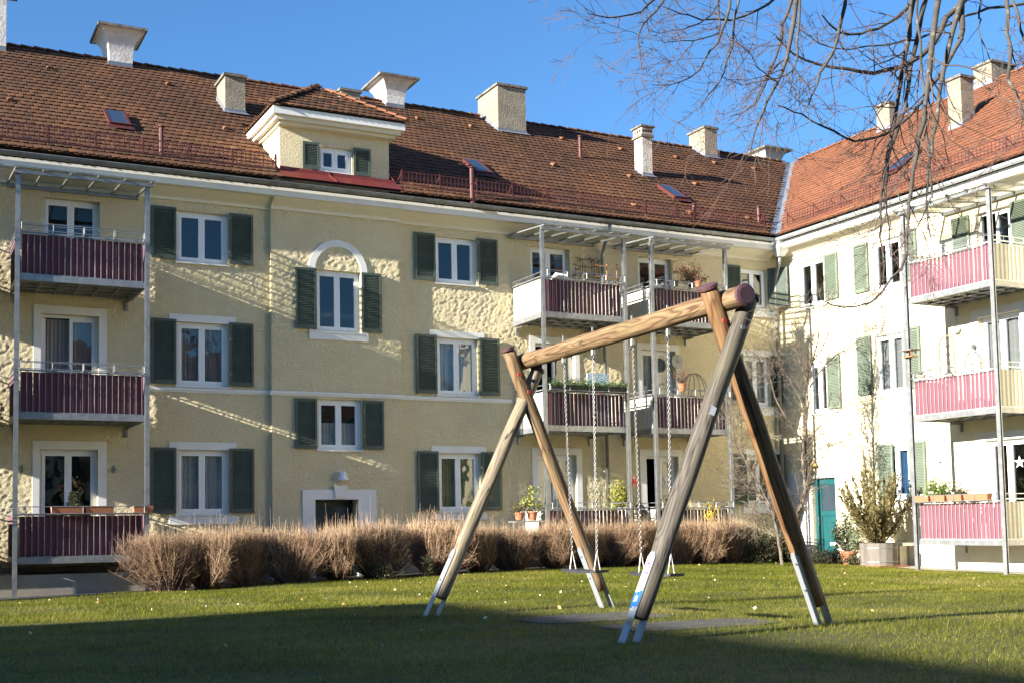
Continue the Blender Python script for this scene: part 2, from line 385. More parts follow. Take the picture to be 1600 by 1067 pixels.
LOG_WARM = wood('golden_brown_log', ((0.084, 0.044, 0.022), (0.172, 0.100, 0.048), (0.240, 0.160, 0.086)), 7, 0.65, 0.4)
LOG_ORANGE = wood('orange_brown_log', ((0.090, 0.036, 0.015), (0.173, 0.083, 0.034), (0.225, 0.128, 0.056)), 7, 0.65, 0.3)
LOG_GREY = wood('grey_weathered_log', ((0.054, 0.044, 0.034), (0.089, 0.075, 0.060), (0.119, 0.105, 0.085)), 10, 0.75, 0.3)
LOG_PALE = wood('pale_weathered_log', ((0.128, 0.096, 0.062), (0.208, 0.164, 0.108), (0.256, 0.212, 0.148)), 9, 0.6, 0.2)

# ------------------------------------------------------------------ terrain
CP = np.array([(-8, 24, -1.36), (0, 24, -1.30), (2.4, 24.6, -1.28), (5, 24, -1.23), (9, 24, -1.15), (13, 24, -1.07), (17, 24, -1.05), (21, 24, -1.06), (22.5, 23, -1.18), (23.5, 26, -1.15),
               (23, 20, -1.25), (23, 17, -1.27), (23, 12, -1.27), (24, 5, -1.2), (2, 28, -1.3), (10, 28, -1.15), (18, 28, -1.08),
               (5, 7.6, -0.9), (7.3, 7.9, -0.9), (5, 10.9, -0.9), (7, 10.9, -0.9), (0, 8, -0.9), (3, 4, -0.9), (9, 6, -0.9), (12, 8, -0.95), (0, 12, -0.93), (10, 11, -0.95),
               (0, 17, -1.05), (6, 17, -1.02), (12, 16, -1.0), (17, 14, -1.1), (17, 19, -1.08), (12, 21, -1.05), (-8, 14, -1.0), (-8, 4, -0.9), (0, 0, -0.9), (20, 22.5, -1.1), (0, -10, -0.9), (10, -8, -0.9)])


def gz(x, y):
    x = np.asarray(x, float); y = np.asarray(y, float)
    d2 = (x[..., None] - CP[:, 0]) ** 2 + (y[..., None] - CP[:, 1]) ** 2
    w = 1 / (d2 + 1.2) ** 1.8
    return (w * CP[:, 2]).sum(-1) / w.sum(-1)


def gz1(x, y): return float(gz(np.array([x]), np.array([y]))[0])


def sheet(name, xs, ys, m, dz=0.0, kind='structure', label=None):
    X, Y = np.meshgrid(xs, ys); Z = gz(X, Y) + dz
    nx, ny = len(xs), len(ys)
    v = np.stack([X.ravel(), Y.ravel(), Z.ravel()], 1)
    i = np.arange(nx * ny).reshape(ny, nx)
    f = np.stack([i[:-1, :-1].ravel(), i[:-1, 1:].ravel(), i[1:, 1:].ravel(), i[1:, :-1].ravel()], 1)
    me = np_mesh(name, v, f, m); me.polygons.foreach_set('use_smooth', [True] * len(me.polygons))
    return inst(name, me, None, (0, 0, 0), kind=kind, label=label)


xs = np.concatenate([[-600, -250, -120, -60], np.arange(-30, 40, 0.5), [60, 120, 250, 600]])
ys = np.concatenate([[-600, -250, -120, -60], np.arange(-30, 45, 0.5), [70, 120, 250, 600]])
sheet('lawn', xs, ys, SOIL, label='sunlit green lawn in front of the houses')
sheet('flower_bed', np.arange(4.6, 23.3, 0.25), np.arange(24.45, 26.4, 0.25), BED, 0.006, label='bare soil bed under the clipped hedge')
sheet('path', np.arange(-6, 4.2, 0.25), np.arange(24.3, 26.5, 0.25), PAVE, 0.012, label='dark asphalt path at the foot of the left house')
sheet('terrace_paving', np.arange(22.35, 23.45, 0.2), np.arange(12, 23.9, 0.3), PAVEL, 0.012, label='pale concrete strip at the foot of the right house')

# ------------------------------------------------------------------ houses
YA, XB = 26.6, 23.5
mA = lambda u, d, z: (u, YA - d, z)
mB = lambda u, d, z: (XB - d, u, z)
FA = dict(m=mA, flip=False)       # facade frames: u along the wall, d outwards
FB = dict(m=mB, flip=True)


def mb(F): return MB(F['m'], F['flip'])


# make winding right: frame A maps (u,d,z)->(u,-d,z): mirrored; frame B (u,d,z)->(-d,u,z): proper
FA['flip'] = True; FB['flip'] = False


_lat = np.random.default_rng(5).uniform(-1, 1, (256, 256))


def vnoise(x, y):
    xi = np.floor(x).astype(int); yi = np.floor(y).astype(int); fx = x - xi; fy = y - yi
    fx = fx * fx * (3 - 2 * fx); fy = fy * fy * (3 - 2 * fy); g = lambda i, j: _lat[i % 256, j % 256]
    return (g(xi, yi) * (1 - fx) + g(xi + 1, yi) * fx) * (1 - fy) + (g(xi, yi + 1) * (1 - fx) + g(xi + 1, yi + 1) * fx) * fy


def render_noise(u, z):
    """overlapping trowel strokes, leaning to the right, plus grit; about -1..1"""
    w1 = .6 * vnoise(u * 1.3, z * 1.3); a = .45 + w1
    p = u * np.cos(.45) + z * np.sin(.45); q = -u * np.sin(.45) + z * np.cos(.45)
    s1 = vnoise(p / .115 + 31 + w1, q / .058 + w1 * 2); s2 = vnoise(p / .07 + 77, q / .045 + 9); s3 = vnoise(u / .035, z / .035 + 40)
    r_ = 1 - np.abs(s1) * 1.6
    return .55 * r_ + .35 * s2 + .25 * s3 + .25 * vnoise(u / .9, z / .9)


def wall_with_holes(F, u0, u1, z0, z1, d, holes, m, parent, name='wall', back=0.30, relief=0, returns=False):
    us = sorted({u0, u1, *[h[0] for h in holes], *[h[1] for h in holes]})
    zs = sorted({z0, z1, *[h[2] for h in holes], *[h[3] for h in holes]})
    us = [u for u in us if u0 <= u <= u1]; zs = [z for z in zs if z0 <= z <= z1]
    if not relief:
        b = mb(F)
        for a, c in zip(us, us[1:]):
            for e, g in zip(zs, zs[1:]):
                cu, cz = (a + c) / 2, (e + g) / 2
                if any(h[0] < cu < h[1] and h[2] < cz < h[3] for h in holes): continue
                b.quad((a, d, e), (a, d, g), (c, d, g), (c, d, e))
        o = b.build(name, m, parent)
    if relief:                   # the thrown render itself: a fine displaced skin
        def fine(c, lo, step=.027):
            out = []
            for p, q_ in zip(c, c[1:]):
                k = max(1, int(round((q_ - p) / (step if p >= lo else .3)))); out += list(np.linspace(p, q_, k, endpoint=False))
            return np.array(out + [c[-1]])
        U = fine(us, 0.0); Zz = fine(zs, -1.0)
        UU, ZZ = np.meshgrid(U, Zz)
        edge = np.minimum(np.minimum(UU - u0, u1 - UU), 1.0)
        for (a, c, e, g) in holes:
            dx = np.maximum(np.maximum(a - UU, UU - c), 0); dz_ = np.maximum(np.maximum(e - ZZ, ZZ - g), 0)
            edge = np.minimum(edge, np.hypot(dx, dz_))
        k = np.clip(edge / .05, 0, 1)
        D_ = d + k * (relief * render_noise(UU, ZZ))
        pts = np.stack([UU.ravel(), D_.ravel(), ZZ.ravel()], 1)
        P3 = np.stack([pts[:, 0], YA - pts[:, 1], pts[:, 2]], 1) if F is FA else np.stack([XB - pts[:, 1], pts[:, 0], pts[:, 2]], 1)
        nu, nz_ = len(U), len(Zz); idx = np.arange(nu * nz_).reshape(nz_, nu)
        cu = (UU[:-1, :-1] + UU[1:, 1:]) / 2; cz = (ZZ[:-1, :-1] + ZZ[1:, 1:]) / 2
        ok = np.ones(cu.shape, bool)
        for (a, c, e, g) in holes: ok &= ~((cu > a) & (cu < c) & (cz > e) & (cz < g))
        f = np.stack([idx[:-1, :-1], idx[:-1, 1:], idx[1:, 1:], idx[1:, :-1]], -1)[ok]
        if F is FB: f = f[:, ::-1]
        me = np_mesh(name, P3 - np.array(W[parent.name]), f, m); me.polygons.foreach_set('use_smooth', [True] * len(me.polygons))
        o = inst(name, me, parent, W[parent.name])
    for (a, c, e, g) in holes:       # reveals
        b = mb(F); k = d - back
        b.quad((a, d, e), (a, k, e), (a, k, g), (a, d, g)); b.quad((c, d, e), (c, d, g), (c, k, g), (c, k, e))
        b.quad((a, d, g), (a, k, g), (c, k, g), (c, d, g)); b.quad((a, d, e), (c, d, e), (c, k, e), (a, k, e))
        b.build('window_reveal', m, o)
    for u in ((u0, u1) if returns else ()):
        b = mb(F); b.quad((u, d, z0), (u, d - 0.3, z0), (u, d - 0.3, z1), (u, d, z1)); b.build('wall_return', m, o)
    return o


def window(F, parent, u0, u1, z0, z1, d, leaves=2, curtain=None, setback=0.10, open_leaf=None, sill=True, name='window', door=False, half=False):
    """frame mesh with pane, curtain, handle and sill children; d = depth of the wall face"""
    k = d - setback; t = 0.06
    b = mb(F)
    b.box((u0, k - 0.07, z0), (u0 + t, k, z1)); b.box((u1 - t, k - 0.07, z0), (u1, k, z1))
    b.box((u0 + t, k - 0.07, z0), (u1 - t, k, z0 + t)); b.box((u0 + t, k - 0.07, z1 - t), (u1 - t, k, z1))
    w = (u1 - u0 - 2 * t) / leaves
    o = b.build(name, PVC, parent, origin=F['m']((u0 + u1) / 2, k, z0))
    for i in range(leaves):
        a, c = u0 + t + i * w, u0 + t + (i + 1) * w
        if open_leaf == i:
            q = mb(F)          # leaf swung inwards
            q.box((a + 0.01, k - 0.07 - w * 0.9, z0 + t), (a + 0.06, k - 0.08, z1 - t)); q.build('open_leaf', PVC, o)
            continue
        q = mb(F); s = 0.072
        q.box((a + .002, k - 0.05, z0 + t), (a + s, k + 0.015, z1 - t)); q.box((c - s, k - 0.05, z0 + t), (c - .002, k + 0.015, z1 - t))
        q.box((a + s, k - 0.05, z0 + t), (c - s, k + 0.015, z0 + t + s)); q.box((a + s, k - 0.05, z1 - t - s), (c - s, k + 0.015, z1 - t))
        q.build('sash', PVC, o)
        g = mb(F); g.box((a + s, k - 0.03, z0 + t + s), (c - s, k - 0.022, z1 - t - s)); g.build('pane', GLASS, o)
    if curtain:
        g = mb(F); n = 44; zt = z1 - t - 0.02 if not half else z0 + (z1 - z0) * 0.55
        p = []
        for i in range(n + 1):
            u = u0 + t + (u1 - u0 - 2 * t) * i / n
            p.append((u, k - 0.10 + 0.018 * sin(i * 1.9) + 0.012 * sin(i * 0.63 + u0)))
        for (a, c) in zip(p, p[1:]):
            g.quad((a[0], a[1], z0 + t), (c[0], c[1], z0 + t), (c[0], c[1], zt), (a[0], a[1], zt))
        g.build('curtain', curtain, o, smooth=True)
    if sill:
        g = mb(F); g.box((u0 - 0.03, k - 0.02, z0 - 0.035), (u1 + 0.03, d + 0.05, z0 - 0.005)); g.build('sill', TRIM, o)
    if door:
        g = mb(F); g.box(((u0 + u1) / 2 - 0.02, k + .016, z0 + 0.95), ((u0 + u1) / 2 + 0.02, k + 0.05, z0 + 1.15)); g.build('handle', STEEL, o)
    return o


def shutter_mb(F, w, h, fr, lv):
    """louvred shutter lying in the facade plane, local origin at lower corner"""
    s = 0.055
    for (a, b_) in (((0, 0, 0), (s, .038, h)), ((w - s, 0, 0), (w, .038, h)), ((s, 0, 0), (w - s, .038, .09)), ((s, 0, h - .06), (w - s, .038, h))): fr.box(a, b_)
    n = int((h - .15) / 0.040)
    for i in range(n):
        z = .10 + i * 0.040
        lv.add([(s, .034, z), (w - s, .034, z), (w - s, .008, z + .036), (s, .008, z + .036), (s, .028, z - .005), (w - s, .028, z - .005), (w - s, .002, z + .031), (s, .002, z + .031)],
               [(0, 1, 2, 3), (7, 6, 5, 4), (0, 4, 5, 1)])
    lv.box((s, -.002, .09), (w - s, .001, h - .06))


SH = {}


def shutter(F, parent, u0, z0, w, h, d, m, ang=0.0, hinge=None):
    """ang: degrees off the wall about the hinge side"""
    def build(part):
        ms = []
        for which in (0, 1):
            base = F['m']
            a = radians(ang); hu = 0 if hinge == 'l' else w
            def mm(x, y, z):
                x2, y2 = (x - hu), y
                if hinge == 'r': X = -x2; nx, ny = -(X * cos(a)) + (-y2 * sin(a) * -1) * 0 + hu, X * sin(a) + y2 * cos(a)
                else: nx, ny = x2 * cos(a) + hu, x2 * sin(a) + y2 * cos(a)
                return base(nx, ny, z)
            ms.append(MB(mm, F['flip']))
        shutter_mb(F, w, h, ms[0], ms[1])
        o = Vector(F['m'](0, 0, 0))
        return ms[0].mesh('shutter', m, o), ms[1].mesh('louvres', m, o)
    key = (id(F), round(w, 3), round(h, 3), m.name, ang, hinge)
    if key not in SH: SH[key] = build(0)
    loc = Vector(F['m'](u0, d + 0.03, z0))
    o = inst('shutter', SH[key][0], parent, loc)
    inst('louvres', SH[key][1], o, loc, kind='stuff')
    return o


def catch(F, parent, u, z, d):
    b = mb(F); b.box((u - .01, d, z), (u + .01, d + .09, z + .02)); b.box((u - .025, d + .07, z - .03), (u + .025, d + .085, z + .03)); return b.build('shutter_catch', ZINC, parent)


# ---- roof tiling -----------------------------------------------------------
PT = 0.70     # tan of roof pitch
TLEN = sqrt(1 + PT * PT)


def tile_geom(u, s, w, ln, lift, M):
    """one plain tile with a rounded lower edge; (u, s) = centre of lower edge, s measured up the slope; M maps (u, s, n)"""
    h = w / 2 * 0.965; r = 0.045; th = 0.016
    top = [(u - h, s + ln, lift - 0.028), (u + h, s + ln, lift - 0.028)]
    edge = [(u + h, s + r, lift), (u + h * .62, s + r * .25, lift + .002), (u, s, lift + .003), (u - h * .62, s + r * .25, lift + .002), (u - h, s + r, lift)]
    up = top + edge
    lo = [(a, b, c - th) for (a, b, c) in edge]
    vs = [M(*p) for p in up + lo]
    fs = [(0, 1, 2, 3, 4, 5, 6)] + [(2 + i, 7 + i, 8 + i, 3 + i) for i in range(4)]
    # side skirts
    return vs, fs


def tiled_roof(parent, M, Minv_keep, u0, u1, slen, m, npart, score, name='roof_tile'):
    """crown covering: every course holds an upper and a lower layer of tiles set half a tile apart"""
    w = 0.178; course = 0.285
    tiles = []
    nc = int(slen / course) + 1
    for j in range(nc):
        for layer in (0, 1):
            off = (0.5 if layer else 0.0) + (0.5 if j % 2 else 0)
            s = j * course - (0.012 if layer == 0 else 0.0) + rng.normal(0, .003)
            i0 = int(math.floor(u0 / w)); i1 = int(math.ceil(u1 / w))
            for i in range(i0, i1):
                u = (i + off) * w + rng.normal(0, .0025)
                if not (u0 + w / 2 < u < u1 - w / 2) or s > slen - 0.05: continue
                if not Minv_keep(u, s): continue
                ln = min(0.30, slen - s)
                tiles.append((u, s + rng.normal(0, .005), ln, (0.036 if layer == 0 else 0.062) + rng.normal(0, .0025)))
    tiles.sort(key=lambda t: score(t[0], t[1]))
    patch = {}
    def tintof(u, s):
        # streaky weathering of whole runs of tiles plus per-tile firing colours
        k = sin(u * 1.7 + 1.3 * sin(s * .9)) * .07 + sin(u * .53 + s * 1.1 + 2) * .09
        return float(np.clip(0.5 + k + rng.normal(0, .115), 0.0, 1))
    big = MB(); big.tint = []
    for k, (u, s, ln, lift) in enumerate(tiles):
        vs, fs = tile_geom(u, s, w, ln, lift, M)
        t = tintof(u, s)
        if k < npart:
            b = MB(); b.add(vs, fs); b.tint = [t] * len(fs); b.build(name, m, parent, origin=vs[4])
        else:
            big.add(vs, fs); big.tint += [t] * len(fs)
    big.build('roof_tiling', m, parent, kind='stuff')


def ridge_run(parent, a, b, m, step=0.33, r=0.085, name='ridge_tile'):
    a, b = Vector(a), Vector(b); L = (b - a).length; n = max(1, int(L / step)); dirv = (b - a).normalized()
    up = Vector((0, 0, 1)); side = dirv.cross(up).normalized(); upn = side.cross(dirv).normalized()
    me = None
    for i in range(n):
        if me is None:
            q = MB(); vs = []; fs = []; k = 6
            for (t, rr, lift) in ((0, r * 1.12, 0.02), (step * 1.08, r * .95, 0.0)):
                for j in range(k + 1):
                    an = pi * j / k
                    vs.append(tuple(dirv * t + side * cos(an) * rr + upn * (sin(an) * rr * .8 + lift)))
            for j in range(k): fs.append((j, j + 1, k + 2 + j, k + 1 + j))
            fs.append(tuple(range(k + 1)))
            q.add(vs, fs); q.tint = [0.5] * len(fs)
            mes = []
            for tt in (0.35, 0.55, 0.75):
                q.tint = [tt] * len(fs); mes.append(q.mesh(name, m))
            me = mes
        o = inst(name, me[random.randrange(3)], parent, a + dirv * (i * step) + Vector((0, 0, rng.normal(0, .004))))


# ================================================================= left house
HA = thing('apartment_house', (12, 26.6, -1.2), 'long cream rough-rendered apartment house with brown tiled roof behind the swing', 'building')
RIS0, RIS1, RD = 8.17, 11.45, 0.12
XL = -4.0
# windows: (u0,u1,z0,z1)
c2 = [(5.99, 7.18, 6.07, 7.25), (5.99, 7.18, 3.25, 4.70), (5.99, 7.18, 0.35, 1.81)]
c3 = [(12.46, 13.62, 6.07, 7.25), (12.46, 13.62, 3.25, 4.70), (12.46, 13.62, 0.35, 1.81)]
c4 = [(22.06, 23.05, 6.07, 7.22), (22.06, 23.05, 3.25, 4.70), (22.06, 23.02, 0.45, 1.86)]
d1 = [(3.10, 4.30, 5.20, 7.25), (3.08, 4.29, 2.40, 4.70), (3.07, 4.28, -0.50, 1.78)]
d2 = [(15.20, 16.40, 5.20, 7.25), (15.28, 16.48, 2.40, 4.70), (15.28, 16.46, -0.50, 1.80)]
d3 = [(18.58, 19.70, 5.20, 7.25), (18.60, 19.72, 2.40, 4.70), (18.66, 19.72, -0.50, 1.80)]
d0 = [(-0.2, 1.0, 5.20, 7.25), (-0.2, 1.0, 2.40, 4.70), (-0.2, 1.0, -0.50, 1.78)]
wall_with_holes(FA, XL, RIS0, -1.9, 7.7, 0, c2 + d1 + d0, STUCCO, HA, relief=.0125)
wall_with_holes(FA, RIS1, XB, -1.9, 7.7, 0, c3 + c4 + d2 + d3, STUCCO, HA, relief=.0125)
ris_h = [(9.26, 10.40, 4.65, 6.13), (9.27, 10.40, 1.84, 3.04), (9.20, 10.27, -1.25, 0.67)]
wall_with_holes(FA, RIS0, RIS1, -1.9, 7.7, RD, ris_h, STUCCO, HA, back=0.36, relief=.0125, returns=True)
# interior: floors and partition so that the rooms are real and dark
b = MB()
for z in (-0.62, 2.28, 5.08, 7.75):
    b.box((XL, YA + 0.31, z), (XB + 0.0, YA + 5, z + 0.1))
b.box((XL, YA + 5, -1.9), (XB, YA + 5.1, 8))
for x in (2.0, 5.0, 8.1, 11.6, 14.5, 17.3, 21.0): b.box((x, YA + .31, -1.8), (x + .1, YA + 5, 7.9))
b.build('interior_wall', ROOM, HA)
b = MB(); b.box((XL, YA + .02, -1.9), (XL - .3, YA + 13, 7.8)); b.box((XL, YA + 13, -1.9), (40, YA + 13.3, 7.8)); b.build('rear_wall', STUCCO, HA)
# plinth
b = mb(FA); b.box((XL, 0.004, -1.9), (RIS0 - .001, 0.045, -0.72)); b.box((RIS1 + .001, 0.004, -1.9), (XB - .05, 0.045, -0.72)); b.build('plinth', PLINTH, HA)
b = MB(); b.box((-3.5, 25.22, -1.9), (5.15, 26.55, -.84)); b.build('basement_wall', PLINTH, HA)
# string course
for (a, c, d) in ((5.05, RIS0 - .001, 0), (RIS0 - .05, RIS1 + .05, RD), (RIS1 + .051, 14.55, 0)):
    b = mb(FA); b.box((a, d + .001, 3.10), (c, d + .035, 3.19)); b.box((a, d + .0355, 3.14), (c, d + .06, 3.20)); b.build('string_course', TRIM, HA)


def cornice(F, parent, u0, u1, d, zt=7.9):
    prof = [(0, 7.46), (.05, 7.46), (.05, 7.53), (.09, 7.56), (.20, 7.62), (.32, 7.70), (.36, 7.70)]
    q = mb(F)
    for (a, b_) in zip(prof, prof[1:]): q.quad((u0, d + a[0], a[1]), (u0, d + b_[0], b_[1]), (u1, d + b_[0], b_[1]), (u1, d + a[0], a[1]))
    for u in (u0, u1): q.add([(u, d + a, z) for a, z in prof] + [(u, d, 7.70)], [tuple(range(len(prof) + 1))])
    o = q.build('cornice', CREAM, parent)
    return o


cornice(FA, HA, XL, RIS0, 0); cornice(FA, HA, RIS0, RIS1, RD); cornice(FA, HA, RIS1, XB - .36, 0)
b = mb(FA); b.box((XL, -0.2, 7.702), (XB - .36, 0.49, 7.90)); b.build('fascia_board', TRIM, HA)

# windows of the left house
for i, h in enumerate(c2):
    window(FA, HA, *h, 0, curtain=[None, CURTG, CURT][i])
    for (u, hh) in ((h[0] - .575, 'l'), (h[1] + .02, 'r')): shutter(FA, HA, u, h[2] + .03, .56, h[3] - h[2] + .01, 0, GREEN)
    if i:
        q = mb(FA); q.box((5.82, 0, h[3]), (7.35, .022, h[3] + .17)); q.build('lintel_band', TRIM, HA)
    if i == 2: q = mb(FA); q.box((5.82, 0, .13), (7.37, .03, .31)); q.build('sill_band', TRIM, HA)
    for z in (.3, 1.1): catch(FA, HA, h[1] + .01, h[2] + z, 0)
for i, h in enumerate(c3):
    window(FA, HA, *h, 0, curtain=[None, CURT, CURTY][i])
    for u in (h[0] - .575, h[1] + .03): shutter(FA, HA, u, h[2] + .03, .56, h[3] - h[2] + .01, 0, GREEN)
    if i:
        q = mb(FA); q.box((12.27, 0, h[3]), (13.80, .022, h[3] + .17)); q.build('lintel_band', TRIM, HA)
    if i == 2: q = mb(FA); q.box((12.25, 0, .15), (13.78, .03, .31)); q.build('sill_band', TRIM, HA)
    for z in (.3, 1.1): catch(FA, HA, h[1] + .01, h[2] + z, 0)
for i, h in enumerate(c4):
    window(FA, HA, *h, 0, curtain=[None, CURT, None][i])
    shutter(FA, HA, h[0] - .53, h[2] + .03, .52, h[3] - h[2] + .01, 0, GREEN)
    if i == 0: shutter(FA, HA, h[1] + .01, h[2] + .03, .54, h[3] - h[2] + .01, 0, GREEN, 52, 'l')
    else: shutter(FA, HA, h[1] + .01, h[2] + .03, .40, h[3] - h[2] + .01, 0, GREEN)
    if i:
        q = mb(FA); q.box((21.85, 0, h[3]), (23.38, .022, h[3] + .17)); q.build('lintel_band', TRIM, HA)
    q = mb(FA); q.box((21.9, 0, h[2] - .24), (23.3, .03, h[2] - .04)); q.build('sill_band', TRIM, HA)


def surround(F, parent, u0, u1, ztop, h, d, m=TRIM):
    q = mb(F); q.box((u0, d, h[2]), (h[0], d + .025, ztop)); q.box((h[1], d, h[2]), (u1, d + .025, ztop)); q.box((h[0], d, h[3]), (h[1], d + .025, ztop)); return q.build('surround', m, parent)


for ds, (sa, sb) in ((d1, (2.93, 4.46)), (d2, (15.12, 16.62)), (d3, (18.45, 19.86)), (d0, (-.35, 1.15))):
    for i, h in enumerate(ds):
        if i: surround(FA, HA, sa, sb, h[3] + .18, h, 0)
        op = None; cu = None
        if ds is d1: op = 0 if i == 1 else None; cu = CURTG if i == 1 else None
        if ds is d2: cu = CURT if i == 2 else None; op = 0 if i == 1 else None
        if ds is d3: op = 0 if i == 2 else None; cu = CURT if i == 1 else None
        window(FA, HA, *h, 0, name='balcony_door', curtain=cu, open_leaf=op, sill=False, door=True, setback=.14, half=(ds is d1 and i == 2))
# projecting stair bay: arched window, lower window, entrance
h = ris_h[0]; window(FA, HA, *h, RD, curtain=None)
shutter(FA, HA, 8.74, 4.68, .52, 1.45, RD, GREEN); shutter(FA, HA, 10.41, 4.68, .52, 1.45, RD, GREEN)
q = mb(FA); n = 24; cz, cu = 6.12, 9.83; ro, ri = .745, .585
for i in range(n):
    a0, a1 = pi * i / n, pi * (i + 1) / n
    P = lambda r, a, d: (cu + r * cos(a), d, cz + r * sin(a))
    q.quad(P(ri, a0, RD + .03), P(ro, a0, RD + .03), P(ro, a1, RD + .03), P(ri, a1, RD + .03))
    q.quad(P(ro, a0, RD + .03), P(ro, a0, RD - .01), P(ro, a1, RD - .01), P(ro, a1, RD + .03))
    q.quad(P(ri, a0, RD + .03), P(ri, a1, RD + .03), P(ri, a1, RD - .01), P(ri, a0, RD - .01))
for s in (-1, 1):
    q.box((cu + s * ri, RD, 4.63), (cu + s * ro, RD + .03, cz))
q.build('arch_band', TRIM, HA)
q = mb(FA); q.box((9.09, RD, 4.45), (10.58, RD + .035, 4.625)); q.build('sill_band', TRIM, HA)
h = ris_h[1]; window(FA, HA, *h, RD, curtain=CURT, half=True)
shutter(FA, HA, 8.72, 1.86, .53, 1.18, RD, GREEN); shutter(FA, HA, 10.42, 1.86, .53, 1.18, RD, GREEN)
for (u, z) in ((10.41, 5.0), (10.41, 5.7), (10.42, 2.2), (10.42, 2.8)): catch(FA, HA, u, z, RD)
h = ris_h[2]
q = mb(FA); q.box((8.89, RD, -1.3), (9.20, RD + .035, .90)); q.box((10.27, RD, -1.3), (10.74, RD + .035, .90)); q.box((9.20, RD, .67), (10.27, RD + .035, .90)); o = q.build('door_surround', TRIM, HA)
q = mb(FA); q.add([(9.70, RD + .036, .70), (9.94, RD + .036, .70), (9.99, RD + .036, 1.0), (9.65, RD + .036, 1.0), (9.70, RD + .08, .70), (9.94, RD + .08, .70), (9.99, RD + .08, 1.0), (9.65, RD + .08, 1.0)],
                     [(4, 5, 6, 7), (0, 4, 7, 3), (1, 2, 6, 5), (3, 7, 6, 2), (0, 1, 5, 4)]); q.build('keystone', TRIM, o)
q = mb(FA); q.box((9.22, -.2, -1.25), (10.25, -.24, .65)); o = q.build('entrance_door', mat('dark_door_paint', (.012, .02, .018), .4), HA)
for (a, c) in ((9.3, 9.72), (9.76, 10.17)):
    q = mb(FA); q.box((a, -.199, -.4), (c, -.195, .5)); q.build('pane', SKYL, o)
q = mb(FA); q.box((9.1, RD - .02, -1.3), (10.4, RD + .45, -1.16)); q.build('doorstep', PAVEL, HA)

# ---- roof A: eave at y=26.05, ridge y=33.1; valley with roof B along x = y - 3.1
YE, YR = 26.05, 33.1
zA = lambda y: 8.12 + PT * (y - 26.1)
zB = lambda x: 8.12 + PT * (x - 23.0)
SL = (YR - YE) * TLEN
MAr = lambda u, s, n: (u, YE + s / TLEN - n * PT / TLEN, zA(YE) + s * PT / TLEN + n / TLEN)
MBr = lambda u, s, n: (22.95 + s / TLEN - n * PT / TLEN, u, zB(22.95) + s * PT / TLEN + n / TLEN)
DX0, DX1 = 8.30, 11.36         # dormer side planes
YV = YE + .0


def keepA(u, s):
    y = YE + s / TLEN
    if u > y - 3.1 - .12: return False
    if DX0 + .03 < u < DX1 - .03 and y < 29.2: return False
    if u > 8.2 and u < 11.5 and y < 29.2 and abs(u - 9.85) < 1.60: return not (8.33 < u < 11.33)
    # dormer roof ridge zone
    if abs(u - 9.85) < 1.7 and zA(y) < 10.98 - abs(u - 9.85) * PT * 1.0 and y > 28: return False
    return True


def keepB(u, s):
    x = 22.95 + s / TLEN
    return u < x + 3.1 - .12


roofA = MB()
roofA.add([(XL, YE, zA(YE)), (22.95, YE, zA(YE)), (30, YR, zA(YR)), (XL, YR, zA(YR)), (XL, 40.2, 8.1), (37, 40.2, 8.1)], [(0, 1, 2, 3), (3, 2, 5, 4)])
ra = roofA.build('roof', UNDER, HA)
sc = lambda u, s: (u - 3) ** 2 * .3 + s * s * .2 + (0 if u > 1.5 else 400)
tiled_roof(ra, MAr, keepA, XL, 30.2, SL, TILE, 300, sc)
ridge_run(ra, (XL, YR, zA(YR) + .03), (29.9, YR, zA(YR) + .03), TILE)


def bumps(parent, lst, M, m):
    me = None
    for (u, s) in lst:
        q = MB(); vs = []; fs = []
        k = 5
        for i, (ds, hh, ww) in enumerate(((-.03, .085, .075), (.09, .06, .07), (.2, .03, .05))):
            for j in range(k + 1):
                a = pi * j / k; vs.append(M(u + cos(a) * ww, s + ds, .06 + sin(a) * hh))
            if i: fs += [((i - 1) * (k + 1) + j, (i - 1) * (k + 1) + j + 1, i * (k + 1) + j + 1, i * (k + 1) + j) for j in range(k)]
        fs.append(tuple(range(k + 1)))
        q.add(vs, fs); q.tint = [random.uniform(.5, .95)] * len(fs); q.build('vent_tile', m, parent, origin=vs[0])


S_ = lambda y: (y - YE) * TLEN
bumps(ra, [(2.6, S_(28.7)), (6.9, S_(31.6)), (7.7, S_(28.7)), (14.4, S_(31.8)), (16.2, S_(31.8)), (17.6, S_(29.3)), (19.5, S_(31.9)), (21.6, S_(31.7)), (23.8, S_(31.7)), (15.6, S_(26.9)),
           (20.2, S_(29.2)), (18.7, S_(26.85)), (22.7, S_(29.3)), (27.1, S_(31.7)), (25.4, S_(31.7)), (20.55, S_(26.8)), (22.75, S_(26.95)), (3.8, S_(31.5)), (8.9, S_(31.7))], MAr, TILE)


